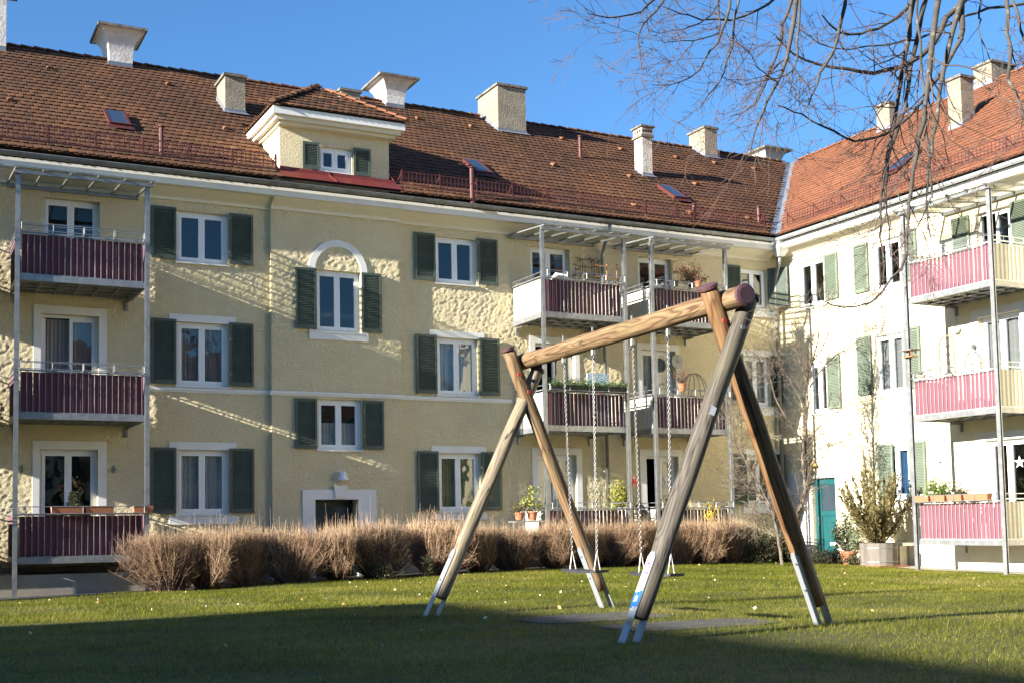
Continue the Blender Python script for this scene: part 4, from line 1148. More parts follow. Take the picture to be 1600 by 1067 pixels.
GB = 'steel balcony stacks with coloured rail fabric'
PURPS = mat('dark_side_fabric', (.13, .06, .075), .85)
balcony_stack(FA, 2.44, 5.00, 1.55, 'steel balcony stack with dark plum rails at the left end of the long house', GB, PURPLE, PURPS)
balcony_stack(FA, -.6, 1.99, 1.55, 'balcony stack cut off by the left edge with only its end post showing', GB, PURPLE, PURPS)
balcony_stack(FA, 14.62, 17.00, 1.55, 'steel balcony stack between shuttered windows and downpipe with box hedge on its middle floor', GB, PURPLE, BEIGE)
balcony_stack(FA, 17.86, 20.22, 1.55, 'steel balcony stack nearest the house corner with vine at its top rail', GB, PURPLE, BEIGE)
balcony_stack(FB, 18.06, 20.48, 1.45, 'steel balcony stack with bright rose rails on the sunlit right house', GB, PINK, BEIGE)

# ================================================================= outside the frame: added house shading the lawn, and the south wing


def far_house(name, x0, x1, y0, y1, ridge, label, zt=7.9, zr=13.0):
    T = thing(name, ((x0 + x1) / 2, (y0 + y1) / 2, -1), label, 'building', kind='structure')
    q = MB(); q.box((x0, y0, -1.5), (x1, y1, zt)); q.build('wall', STUCCO_B, T)
    q = MB(); e = .5
    if ridge == 'y':
        xm = (x0 + x1) / 2
        q.add([(x0 - e, y0 - e, zt), (x1 + e, y0 - e, zt), (x1 + e, y1 + e, zt), (x0 - e, y1 + e, zt), (xm, y0 + 4, zr), (xm, y1 - .2, zr)], [(0, 1, 4), (1, 2, 5, 4), (2, 3, 5), (3, 0, 4, 5), (0, 3, 2, 1)])
    else:
        ym = (y0 + y1) / 2
        q.add([(x0 - e, y0 - e, zt), (x1 + e, y0 - e, zt), (x1 + e, y1 + e, zt), (x0 - e, y1 + e, zt), (x0 + 5, ym, zr), (x1 - 5, ym, zr)], [(0, 1, 5, 4), (1, 2, 5), (2, 3, 4, 5), (3, 0, 4), (0, 3, 2, 1)])
    q.build('roof', mat('far_roof_tiles', (.17, .08, .05), .9, noise=[(3, (.10, .05, .035), .4, .7)]), T)
    w = MB(); s = MB()
    for z in (.4, 3.2, 6.0):
        if z + 1.4 > zt: continue
        if ridge == 'y':
            for y in np.arange(y0 + 2, y1 - 1, 3.1):
                w.box((x1 + .002, y, z), (x1 + .03, y + 1.1, z + 1.4)); s.box((x1 + .002, y - .6, z), (x1 + .05, y - .02, z + 1.4)); s.box((x1 + .002, y + 1.12, z), (x1 + .05, y + 1.7, z + 1.4))
        else:
            for x in np.arange(x0 + 2, x1 - 2, 3.1):
                w.box((x, y1 + .002, z), (x + 1.1, y1 + .03, z + 1.4)); s.box((x - .6, y1 + .002, z), (x - .02, y1 + .05, z + 1.4)); s.box((x + 1.12, y1 + .002, z), (x + 1.7, y1 + .05, z + 1.4))
    w.build('window', SKYL, T); s.build('shutter', GREEN, T)
    return T


far_house('lawn_shadow_house', -27, -17, -30, 9.7, 'y', 'unseen low cream house added to cast the lawn shadow', 4.6, 7.8)  # unseen blocker, guessed height and position, throws the foreground shadow
far_house('south_house', -25, 40, -36, -24, 'x', 'cream house closing the south side of the court')

# ================================================================= wooden swing
ZS = -0.90
SW = thing('swing_set', (6.2, 9.3, ZS), 'wooden playground swing frame of round logs with crossed legs on the lawn', 'swing frame')


def log_obj(name, a, b, r0, r1, m, parent, seg=20, bend=0.0, lumps=0.004, flat=None):
    a, b = Vector(a), Vector(b); L = (b - a).length; rot_ = (b - a).to_track_quat('Z', 'Y')
    fl = rot_.inverted() @ flat if flat is not None else None
    q = MB(); vs = []; fs = []; n = 18
    ph = random.uniform(0, 6)
    for i in range(seg + 1):
        t = i / seg; z = L * t
        for k in range(n):
            an = 2 * pi * k / n; r = r0 + (r1 - r0) * t + lumps * sin(3 * an + ph + t * 5) + lumps * .7 * sin(t * 17 + ph + an)
            if i in (0, seg): r -= .006
            p = Vector((r * cos(an) + bend * sin(pi * t), r * sin(an), z))
            if fl is not None and z < .66:
                c_ = p.dot(fl); p -= fl * (c_ - max(-.054, min(.054, c_)))
            vs.append(tuple(p))
        if i: o = (i - 1) * n; fs += [(o + k, o + (k + 1) % n, o + n + (k + 1) % n, o + n + k) for k in range(n)]
    fs.append(tuple(reversed(range(n)))); fs.append(tuple(range(len(vs) - n, len(vs))))
    q.add(vs, fs)
    me = q.mesh(name, m, (0, 0, 0), smooth=True)
    o = bpy.data.objects.new(name, me); put(o, parent, a)
    o.rotation_euler = (b - a).to_track_quat('Z', 'Y').to_euler()
    return o, a, b


def cap(b, a, r, parent, m=CAPM):
    d = (Vector(b) - Vector(a)).normalized(); b = Vector(b)
    q = MB(); q.tube([b - d * .015, b + d * .012, b + d * .02], [r + .006, r + .006, r - .02], 18); q.build('end_cap', m, parent)


bm_, a, b = log_obj('beam', (6.22, 11.25, 1.745), (6.22, 7.44, 1.80), .083, .088, LOG_WARM, SW, 28)
cap(b, a, .088, SW); cap(a, b, .083, SW)
LEGS = [((5.04, 10.98), (6.36, 11.02, 1.66), LOG_PALE, .072), ((7.10, 10.92), (6.00, 11.02, 1.86), LOG_WARM, .072),
        ((5.13, 7.60), (6.41, 7.61, 1.83), LOG_GREY, .078), ((7.36, 7.92), (6.05, 7.69, 1.90), LOG_ORANGE, .078)]
for (fx, fy), top, m, r in LEGS:
    foot = Vector((fx, fy, ZS)); top = Vector(top); d = (top - foot).normalized()
    low = foot + d * .20
    if m is LOG_ORANGE or m is LOG_WARM: pass
    nf = Vector((-d.z, 0, d.x)).normalized(); lg, a, b = log_obj('leg', low, top, r, r * .97, m, SW, flat=(nf - d * nf.dot(d)).normalized())
    cap(top, foot, r, SW)
    nrm = Vector((-d.z, 0, d.x)).normalized()
    if nrm.x > 0: nrm = -nrm
    sy = Vector((0, 1, 0))
    for sgn in (1, -1):
        q = MB(); base = foot - d * .12 + nrm * sgn * .056
        w = .047; L = .84; t = .008 * sgn
        out = []
        prof = [(-w, 0), (w, 0), (w, L - .04), (w * .55, L), (-w * .55, L), (-w, L - .04)]
        p0 = [base + sy * u + d * v for u, v in prof]; p1 = [p + nrm * t for p in p0]
        q.add([tuple(p) for p in p0 + p1], [tuple(range(6)), tuple(reversed(range(6, 12)))] + [(i, (i + 1) % 6, 6 + (i + 1) % 6, 6 + i) for i in range(6)])
        bk = q.build('ground_bracket', PLATE, SW)
        for v in (L - .10, L - .35):
            c = base + d * v + nrm * t * 1.0; qb = MB(); qb.tube([c, c + nrm * sgn * .012], .010, 6); qb.build('bolt', ZINC, bk)
        if sgn > 0 and m is LOG_GREY:
            f = base + nrm * (t + .0015)
            def stick(pts, mm, k=1.0, nm='sticker'):
                qq = MB(); qq.add([tuple(f + sy * u + d * v + nrm * .0012 * k) for u, v in pts], [tuple(range(len(pts)))]); qq.build(nm, mm, bk)
            stick([(-.043, .50), (.043, .50), (.043, .80), (.022, .83), (-.022, .83), (-.043, .80)], STICKW, 1)
            stick([(-.038, .64), (.030, .67), (.036, .76), (-.036, .74)], STICKV, 2)
            stick([(-.020, .665), (.014, .68), (.016, .735), (-.02, .725)], mat('pale_violet_sticker', (.62, .45, .75), .4), 3)
            stick([(-.044, .39), (.044, .37), (.044, .50), (-.044, .52)], STICKB, 2)
            stick([(-.018, .43), (.026, .42), (.02, .47), (-.014, .475)], mat('pale_blue_sticker', (.35, .5, .78), .4), 3)
            stick([(-.03, .23), (.032, .25), (.028, .31), (-.024, .29)], STICKY, 1)
            for (u, v) in ((.0, .355), (-.01, .17), (-.02, .60), (.0, .79)):
                qq = MB(); pts = [(u - .018, v), (u + .018, v), (u, v + .032)]
                for (s0, s1) in zip(pts, pts[1:] + pts[:1]):
                    qq.tube([tuple(f + sy * s0[0] + d * s0[1] + nrm * .003), tuple(f + sy * s1[0] + d * s1[1] + nrm * .003)], .0022, 4)
                qq.build('warning_mark', STICKW if v < .5 else STICKY, bk)
    c = foot + d * ((top - foot).length * .90)
    q = MB(); q.tube([c + Vector((-.03, -r - .004, 0)), c + Vector((-.03, -r - .022, 0))], .02, 8); q.build('bolt', mat('red_bolt_cap', (.35, .04, .04), .5) if m is not LOG_GREY else ZINC, SW)
    if m is LOG_GREY:
        c = foot + d * 1.95
        q = MB(); nn = Vector((0, -1, 0)); up = d; sd_ = Vector((d.z, 0, -d.x))
        p = [c + nn * (r + .003) - sd_ * .055 + up * -.035, c + nn * (r + .003) - sd_ * .002 + up * -.035, c + nn * (r + .003) - sd_ * .002 + up * .035, c + nn * (r + .003) - sd_ * .055 + up * .035]
        q.add([tuple(x) for x in p] + [tuple(x + Vector((0, .03, 0))) for x in p], [(0, 1, 2, 3), (0, 4, 5, 1), (2, 6, 7, 3)]); q.build('label_plate', STICKW, SW)

# chains and seats
lk = MB()
pts = []
for i in range(13):
    a = 2 * pi * i / 12; pts.append((.0115 * cos(a), 0, .014 * np.sign(sin(a)) * (1 if abs(sin(a)) > .01 else 0) + .0115 * sin(a)))
lk.tube(pts, .0042, 5, False)
LINK = lk.mesh('chain_link', CHAINM, (0, 0, 0), smooth=True)


def swing(y0, y1, yt0, yt1, label):
    zc = -.45
    T = thing('swing', (6.2, (y0 + y1) / 2, zc), label, 'swing', 'swings on the log frame')
    q = MB(); xs_ = [-.10, -.092, .092, .10]
    n = 10; vs = []; fs = []
    for i in range(n + 1):
        y = y0 + (y1 - y0) * i / n; e = .0 if 0 < i < n else .02; dip = -.010 * sin(pi * i / n)
        w = .095 - e
        vs += [(6.2 - w, y, zc + .012 + dip), (6.2 - w, y, zc - .014 + dip + e * .3), (6.2 + w, y, zc - .014 + dip + e * .3), (6.2 + w, y, zc + .012 + dip)]
        if i: o = (i - 1) * 4; fs += [(o + k, o + (k + 1) % 4, o + 4 + (k + 1) % 4, o + 4 + k) for k in range(4)]
    fs += [(0, 1, 2, 3), (n * 4 + 3, n * 4 + 2, n * 4 + 1, n * 4)]
    q.add(vs, fs); S = q.build('seat', BLACKP, T)
    for (yb, yt) in ((y0 + .09, yt0), (y1 - .09, yt1)):
        b = Vector((6.2, yb, zc)); t = Vector((6.22, yt, 1.70))
        j = b + (t - b) * .085
        q = MB(); q.tube([b + Vector((-.035, 0, 0)), j], .005, 5); q.tube([b + Vector((.035, 0, 0)), j], .005, 5); q.build('seat_hanger', mat('pale_hanger', (.70, .66, .60), .4, .4), S)
        d = (t - j); L = d.length; d.normalize(); n_ = int(L / .0245)
        rot = d.to_track_quat('Z', 'Y')
        # links joined into one chain part (each link is real geometry)
        cv = MB()
        for i in range(n_):
            M = Matrix.Rotation(pi / 2 * (i % 2) + .3, 3, 'Z'); c = j + d * (L * (i + .5) / n_)
            qd = rot.to_matrix() @ M
            base = len(cv.v)
            for v in LINK.vertices: cv.v.append(tuple(c + qd @ (v.co * .72)))
            for p in LINK.polygons: cv.f.append(tuple(base + x for x in p.vertices))
        cv.build('chain', CHAINM, T, kind='stuff', smooth=True)
        q = MB(); q.tube([t + Vector((0, 0, -.06)), t + Vector((0, 0, .20))], .009, 6); q.tube([t + Vector((0, 0, -.07)), t + Vector((0, 0, -.02))], .02, 8); q.ring(t + Vector((0, 0, -.09)), (0, 1, 0), .022, .007, 10, 5)
        q.build('hanger_bolt', CHAINM, T)
    return T


swing(9.60, 10.22, 9.70, 10.25, 'black swing seat on chains, the farther one from the camera')
swing(8.42, 9.04, 8.48, 9.03, 'black swing seat partly behind the grey front log leg')

for (xa, ya, w, h, lab) in ((5.45, 9.35, 1.5, .85, 'worn rubber mat in the grass under the farther swing seat'), (5.65, 8.2, 1.6, .75, 'worn rubber mat in the grass under the nearer swing seat')):
    q = MB(); n = 28; c = (xa + w / 2, ya + h / 2); vs = []; k = 40
    for i in range(k):
        a = 2 * pi * i / k; ca, sa = cos(a), sin(a)
        x = c[0] + w / 2 * np.sign(ca) * abs(ca) ** .45 + rng.normal(0, .012); y = c[1] + h / 2 * np.sign(sa) * abs(sa) ** .45 + rng.normal(0, .012)
        vs.append((x, y, gz1(x, y) + .009))
    q.add([(c[0], c[1], gz1(*c) + .012)] + vs, [(0, 1 + i, 1 + (i + 1) % k) for i in range(k)])
    q.add([(v[0], v[1], v[2] - .05) for v in vs] + vs, [(i, (i + 1) % k, k + (i + 1) % k, k + i) for i in range(k)])
    o = q.build('rubber_mat', MATR); tag(o, lab, 'rubber mat', 'rubber mats under the swings')
MATS = [(5.45, 9.35, 1.5, .85), (5.65, 8.2, 1.6, .75)]

# ================================================================= plants
def leaves(name, pts, size, m, parent=None, tints=None, elong=1.8, up=0.3, origin=None, kind='stuff', cup=True, dirs=None):
    """many small leaf-shaped faces (rhombus of two triangles) at the given points"""
    pts = np.asarray(pts, float); n = len(pts)
    d = rng.normal(size=(n, 3)) if dirs is None else np.asarray(dirs) + rng.normal(size=(n, 3)) * .35
    d[:, 2] += up; d /= np.linalg.norm(d, axis=1, keepdims=True)
    s = np.cross(d, rng.normal(size=(n, 3))); s /= np.linalg.norm(s, axis=1, keepdims=True)
    sz = size * rng.uniform(.6, 1.3, (n, 1))
    a = pts; b = pts + d * sz * .45 + s * sz * .5 / elong; c = pts + d * sz; e = pts + d * sz * .45 - s * sz * .5 / elong
    v = np.stack([a, b, c, e], 1).reshape(-1, 3); f = np.arange(n * 4).reshape(n, 4)
    org = Vector(origin) if origin is not None else (W[parent.name] if parent is not None else Vector((0, 0, 0)))
    v = v - np.array(org)
    t = rng.uniform(0, 1, n) if tints is None else np.clip(tints, 0, 1)
    me = np_mesh(name, v, f, m, t)
    return inst(name, me, parent, org, kind=kind)


def twig_mesh(name, segs, m, tints=None, sides=3):
    """segs: list of (p0, p1, r0, r1) -> 3-sided prisms, numpy"""
    P0 = np.array([s[0] for s in segs], float); P1 = np.array([s[1] for s in segs], float)
    r0 = np.array([s[2] for s in segs])[:, None]; r1 = np.array([s[3] for s in segs])[:, None]
    d = P1 - P0; d /= np.maximum(np.linalg.norm(d, axis=1, keepdims=True), 1e-9)
    ref = np.where(np.abs(d[:, 2:3]) > .9, np.array([[1., 0, 0]]), np.array([[0, 0, 1.]]))
    a = np.cross(d, ref); a /= np.linalg.norm(a, axis=1, keepdims=True); b = np.cross(d, a)
    rings = []
    for P, r in ((P0, r0), (P1, r1)):
        for k in range(sides):
            an = 2 * pi * k / sides; rings.append(P + (a * cos(an) + b * sin(an)) * r)
    v = np.stack(rings, 1).reshape(-1, 3); n = len(segs)
    base = (np.arange(n) * sides * 2)[:, None]
    fs = [np.concatenate([base + k, base + (k + 1) % sides, base + sides + (k + 1) % sides, base + sides + k], 1) for k in range(sides)]
    f = np.stack(fs, 1).reshape(-1, 4)
    t = None if tints is None else np.repeat(np.array(tints), sides)
    return np_mesh(name, v, f, m, t)


def hedge_variant(seed, w=1.25, h=1.38, n=860, dep=.5):
    r = np.random.default_rng(seed); segs = []; ti = []
    for i in range(n):
        az = r.uniform(0, 2 * pi); rad = sqrt(r.uniform(0, 1)); rad *= 1 + .18 * sin(3 * az + seed) + .12 * sin(5 * az + seed * 2)
        bx, by = cos(az) * .10 + r.normal(0, .05), sin(az) * .08 + r.normal(0, .05)
        tx, ty = cos(az) * rad * w * .60, sin(az) * rad * dep * .85
        tz = h * (.80 - .08 * rad ** 4) + r.normal(0, .06)
        low = r.random() < .30
        if low: tz *= r.uniform(.35, .85); tx *= 1.08
        p = np.array([bx, by, 0.]); T_ = np.array([tx, ty, tz])
        bow = np.array([(tx - bx) * .10, (ty - by) * .10, 0])
        m1 = p + (T_ - p) * .33 + bow + r.normal(0, .022, 3); m2 = p + (T_ - p) * .68 + bow * .8 + r.normal(0, .032, 3)
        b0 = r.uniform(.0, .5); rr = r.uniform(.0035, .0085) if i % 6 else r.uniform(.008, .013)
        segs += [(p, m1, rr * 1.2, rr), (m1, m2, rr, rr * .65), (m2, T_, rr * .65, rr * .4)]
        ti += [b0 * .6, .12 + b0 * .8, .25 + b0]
        for k in range(r.integers(3, 8)):
            t = r.uniform(.15, 1); q0 = m1 + (T_ - m1) * t; L = r.uniform(.06, .26); q1 = q0 + np.array([r.normal(0, .10), r.normal(0, .09), 0]) + np.array([0, 0, L]) * r.uniform(.3, 1)
            segs.append((q0, q1, .0030, .0014)); ti.append(.25 + b0 * 1.0 + .2 * t)
        if r.random() < .5 and not low:
            e = T_ + np.array([r.normal(0, .03), r.normal(0, .03), r.gamma(2., .07) + .04]); segs.append((T_, e, .0028, .0013)); ti.append(.75 + b0 * .5)
    ti = np.clip(ti, 0, 1)
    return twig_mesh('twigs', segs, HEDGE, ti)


HV = [hedge_variant(100 + i) for i in range(5)]
hx = [(5.36, 24.35, .98, 'leftmost clipped bare shrub of the hedge, beside the left balcony'), (6.15, 24.5, .95, 'second clipped bare shrub from the left end of the hedge'), (6.95, 24.55, .98, 'clipped bare shrub under the left shuttered ground floor window'),
      (7.95, 24.5, .93, 'clipped bare shrub left of the entrance bay edge'), (9.0, 24.5, .95, 'clipped bare shrub just left of the white door surround'), (9.95, 24.5, 1.02, 'tall clipped bare shrub in front of the entrance door'),
      (11.35, 24.5, .98, 'clipped bare shrub right of the entrance with a rose tangle on top'), (12.5, 24.5, .88, 'clipped bare shrub in front of the window with yellow curtains'), (13.35, 24.5, .86, 'clipped bare shrub behind the left front swing leg'),
      (14.5, 24.5, .92, 'clipped bare shrub left of the third balcony post'), (15.4, 24.5, .86, 'clipped bare shrub behind the far right swing leg'), (16.2, 24.5, .88, 'clipped bare shrub behind the farther swing seat'),
      (17.05, 24.5, .90, 'clipped bare shrub between the two swing seats'), (17.9, 24.45, .90, 'clipped bare shrub behind the nearer swing seat'), (18.7, 24.4, .90, 'clipped bare shrub behind the thick grey swing leg'), (19.55, 24.3, .93, 'rightmost clipped bare shrub beside the dark evergreen bush')]
for i, (x, y, s, lab) in enumerate(hx):
    z = gz1(x, y) - .02
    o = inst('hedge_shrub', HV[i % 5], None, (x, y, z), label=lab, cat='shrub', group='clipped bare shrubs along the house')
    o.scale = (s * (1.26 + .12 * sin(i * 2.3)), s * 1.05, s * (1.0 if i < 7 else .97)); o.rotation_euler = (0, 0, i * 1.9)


def stems_to(center, tips, r0=.008, r1=.003, seed=1, jit=.05, mids=2):
    r = np.random.default_rng(seed); segs = []
    for t in tips:
        p = np.array(center) + r.normal(0, .03, 3) * np.array([1, 1, 0]); t = np.array(t); prev = p
        for k in range(1, mids + 2):
            f = k / (mids + 1); q = p + (t - p) * f + r.normal(0, jit, 3) * (1 - f)
            ra = r0 + (r1 - r0) * (k - 1) / (mids + 1); rb_ = r0 + (r1 - r0) * k / (mids + 1)
            segs.append((prev, q, ra, rb_)); prev = q
    return segs


def bush(name, c, rad, m, nleaf, size, label, cat='bush', group=None, stem_m=TWIGB, nstem=26, seed=3, lumps=7, elong=1.8, up=.3, base=0.0):
    """bush > stems, foliage: uneven lumps of leaves round branching stems"""
    r = np.random.default_rng(seed)
    T = thing(name, (c[0], c[1], c[2]), label, cat, group)
    tips = []
    rx, ry, rz = rad
    for i in range(nstem):
        v = r.normal(size=3); v[2] = abs(v[2]) + base; v /= np.linalg.norm(v)
        tips.append((v[0] * rx * r.uniform(.6, 1), v[1] * ry * r.uniform(.6, 1), .05 + v[2] * rz * r.uniform(.7, 1.05)))
    inst('stem', twig_mesh('stem', stems_to((0, 0, 0), tips, .010, .003, seed), stem_m), T, c)
    pts = []; tn = []
    per = nleaf // nstem
    for t in tips:
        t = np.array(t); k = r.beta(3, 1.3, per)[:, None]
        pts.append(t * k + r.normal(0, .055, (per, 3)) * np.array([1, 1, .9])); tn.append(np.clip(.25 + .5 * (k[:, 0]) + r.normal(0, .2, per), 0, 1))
    P_ = np.concatenate(pts) + np.array(c)
    P_[:, 2] = np.maximum(P_[:, 2], c[2] + .02)
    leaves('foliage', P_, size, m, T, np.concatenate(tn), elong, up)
    return T


def g3(x, y, dz=0): return (x, y, gz1(x, y) + dz)


bush('evergreen_bush', g3(20.35, 24.1), (.75, .5, 1.0), LEAFD, 5200, .055, 'dark evergreen bush between the bare hedge and the small trees', seed=5, nstem=60, elong=1.6)
bush('evergreen_bush', g3(21.1, 24.0), (.55, .45, .85), LEAFD, 3000, .055, 'smaller dark bush behind the orange swing leg foot', seed=6, nstem=40, elong=1.6)
bush('evergreen_bush', g3(1.75, 24.35), (.42, .4, 1.35), LEAFD, 2600, .06, 'dark evergreen shrub cut off by the left edge of the picture', seed=4, nstem=40, elong=1.6, base=.6)
bush('evergreen_bush', g3(9.95, 24.05), (.45, .3, .38), LEAFD, 1300, .055, 'low dark green bush at the foot of the hedge before the door', seed=7, nstem=24)
bush('evergreen_bush', g3(11.0, 24.1), (.30, .3, .55), LEAFD, 700, .055, 'small dark green bush at the gap right of the door surround', seed=8, nstem=16)
bush('red_leaf_shrub', g3(12.0, 24.2, .1), (.35, .3, .85), LEAFR, 420, .06, 'sparse shrub with dark red leaves amid the hedge', seed=9, nstem=14)
bush('rose_tangle', g3(11.35, 24.4, .75), (.42, .3, .65), LEAFB, 420, .05, 'withered rose tangle rising above the hedge beside the bay', seed=10, nstem=18)
bush('low_shrub', g3(21.7, 23.3), (1.0, .45, .42), LEAFD, 2600, .045, 'low dark cotoneaster mound in front of the teal door', seed=11, nstem=40)
bush('low_shrub', g3(22.3, 22.65), (.7, .4, .34), LEAFD, 1600, .045, 'low green mound beside the wooden plant tub', seed=12, nstem=30)
bush('weathered_stalks', g3(22.5, 25.0), (.35, .25, .95), LEAFB, 200, .035, 'thin withered stalks beside the teal door', 'plant', seed=13, nstem=26)
q_ = bush('flowers', g3(16.6, 23.3), (.22, .15, .12), YELLOW, 170, .035, 'clump of small yellow flowers at the foot of the hedge', 'flowers', seed=14, nstem=16)


# ---- potted plants and balcony contents
def pot(name_part, c, r, h, m, T, square=False):
    q = MB()
    if square: q.box((c[0] - r, c[1] - r, c[2]), (c[0] + r, c[1] + r, c[2] + h))
    else: q.lathe(c, [(r * .72, 0), (r * .95, h * .82), (r * 1.08, h * .83), (r * 1.08, h), (r * .9, h), (r * .88, h * .9)], 14)
    return q.build(name_part, m, T)


def potted(c, r, h, rad, m, nl, size, label, seed, cat='potted plant', group=None, potm=TERRA, elong=1.8, nstem=16, stem_m=TWIGB):
    T = thing('potted_plant', c, label, cat, group)
    pot('pot', c, r, h, potm, T)
    rr = np.random.default_rng(seed); tips = []
    for i in range(nstem):
        v = rr.normal(size=3); v[2] = abs(v[2]) + .5; v /= np.linalg.norm(v); tips.append((v[0] * rad[0], v[1] * rad[1], v[2] * rad[2] * rr.uniform(.6, 1.05)))
    b0 = (c[0], c[1], c[2] + h * .9)
    inst('stem', twig_mesh('stem', stems_to((0, 0, h * .9), [(t[0], t[1], t[2] + h) for t in tips], .006, .002, seed), stem_m), T, c)
    per = max(1, nl // nstem); pts = np.concatenate([np.array(t) * rr.beta(3, 1.3, (per, 1)) + rr.normal(0, .035, (per, 3)) for t in tips]) + np.array(b0)
    leaves('foliage', pts, size, m, T, None, elong)
    return T


def window_box(F, u0, u1, d, z, label, group=None):
    T = thing('planter_box', F['m']((u0 + u1) / 2, d, z), label, 'planter', group)
    q = mb(F)
    q.add([(u0 + .02, d - .065, z), (u1 - .02, d - .065, z), (u1 - .02, d + .065, z), (u0 + .02, d + .065, z), (u0, d - .085, z + .15), (u1, d - .085, z + .15), (u1, d + .085, z + .15), (u0, d + .085, z + .15),
           (u0 + .015, d - .07, z + .15), (u1 - .015, d - .07, z + .15), (u1 - .015, d + .07, z + .15), (u0 + .015, d + .07, z + .15), (u0 + .015, d - .07, z + .12), (u1 - .015, d - .07, z + .12), (u1 - .015, d + .07, z + .12), (u0 + .015, d + .07, z + .12)],
          [(3, 2, 1, 0), (0, 1, 5, 4), (1, 2, 6, 5), (2, 3, 7, 6), (3, 0, 4, 7), (4, 5, 9, 8), (5, 6, 10, 9), (6, 7, 11, 10), (7, 4, 8, 11), (8, 9, 13, 12), (9, 10, 14, 13), (10, 11, 15, 14), (11, 8, 12, 15)])
    q.build('box', TERRA, T)
    s = mb(F); s.quad((u0 + .016, d - .069, z + .13), (u1 - .016, d - .069, z + .13), (u1 - .016, d + .069, z + .13), (u0 + .016, d + .069, z + .13)); s.build('potting_soil', BED, T)
    return T


GP = 'terracotta planter boxes on the left ground floor balcony'
window_box(FA, 3.10, 3.72, 1.665, .375, 'terracotta planter box, left one on the ground floor balcony of the far left stack', GP)
window_box(FA, 3.76, 4.34, 1.665, .375, 'terracotta planter box, middle one on the ground floor balcony of the far left stack', GP)
window_box(FA, 4.72, 5.12, 1.665, .375, 'short terracotta planter box at the right end of the left ground floor balcony', GP)
GR = 'terracotta planter boxes on the right ground floor balcony'
for i, (a, c, lab) in enumerate(((19.98, 20.40, 'terracotta planter box nearest the teal door on the rose balcony'), (19.52, 19.93, 'terracotta planter box, second from the left on the rose balcony'), (19.05, 19.47, 'terracotta planter box, third from the left on the rose balcony'), (18.35, 19.0, 'longest terracotta planter box beside the front post of the rose balcony'))):
    window_box(FB, a, c, 1.565, .375, lab, GR)
# small fir in a pot on the left ground balcony
T = thing('potted_fir', (3.62, 25.45, -.5), 'small dark green fir in a pot behind the left planter boxes', 'potted plant')
pot('pot', (3.62, 25.45, -.5), .14, .26, TERRA, T)
pts = []; dr_ = []
for i in range(46):
    z = .30 + 1.05 * (i / 46) ** .9; R_ = .34 * (1 - (z - .30) / 1.12) + .02
    for k in range(6):
        a = i * 2.4 + k * 1.05
        for t in np.linspace(.15, 1, 7): pts.append((3.62 + cos(a) * R_ * t, 25.45 + sin(a) * R_ * t, -.5 + z - .10 * t * R_ / .3)); dr_.append((cos(a), sin(a), .1))
leaves('foliage', pts, .06, LEAFD, T, None, 3.0, .1, dirs=dr_)
q = MB(); q.tube([(3.62, 25.45, -.3), (3.62, 25.45, .85)], [.02, .004], 6); q.build('trunk', TWIGB, T)
# rose balcony plants
bush('balcony_shrub', tuple(FB['m'](20.05, 1.25, .36)), (.25, .42, .62), LEAFG, 1700, .06, 'dense green plant with white blooms behind the planter boxes of the rose balcony', 'plant', seed=21, nstem=34)
bush('balcony_shrub', tuple(FB['m'](19.45, 1.25, .36)), (.22, .35, .42), LEAFD, 1200, .055, 'darker low plant beside the white blooms on the rose balcony', 'plant', seed=22, nstem=26)
T = thing('white_blooms', FB['m'](19.9, 1.56, .50), 'few white blooms above the planter boxes of the rose balcony', 'flowers')
q = MB()
for (u, z) in ((20.2, .53), (19.88, .58), (19.45, .62), (19.3, .55), (20.05, .50)):
    c = FB['m'](u, 1.62, z)
    q.lathe(c, [(.005, -.02), (.035, .0), (.03, .02), (.01, .03)], 7)
q.build('petal', WHITEP, T)


def lattice(F, u0, u1, z0, z1, d, m, label, arch=False, step=.11, cat='trellis'):
    T = thing('trellis', F['m']((u0 + u1) / 2, d, z0), label, cat)
    q = mb(F); uc, hw = (u0 + u1) / 2, (u1 - u0) / 2; zs_ = z1 - hw if arch else z1
    if arch:
        p = [(u0, d, z0), (u0, d, zs_)] + [(uc - hw * cos(pi * i / 12), d, zs_ + hw * sin(pi * i / 12)) for i in range(13)] + [(u1, d, zs_), (u1, d, z0)]
        q.tube(p, .018, 5); q.build('frame', m, T)
    else:
        q.tube([(u0, d, z0), (u0, d, z1), (u1, d, z1), (u1, d, z0), (u0, d, z0)], .014, 5); q.build('frame', m, T)
    q = mb(F); rows = int((z1 - z0) / step)
    for i in range(-rows, rows + 1):
        for sgn in (-1, 1):
            pts = []
            for t in np.linspace(0, 1, 24):
                z = z0 + (z1 - z0) * t; u = u0 + i * step + sgn * (z - z0) * .62
                top = zs_ + (sqrt(max(0, hw ** 2 - (u - uc) ** 2)) if arch else 0)
                if u0 < u < u1 and z < top: pts.append((u, d + .008 * sgn, z))
            if len(pts) > 1: q.tube([pts[0], pts[-1]], .006, 4)
    q.build('lattice', RUST if arch else m, T)
    return T


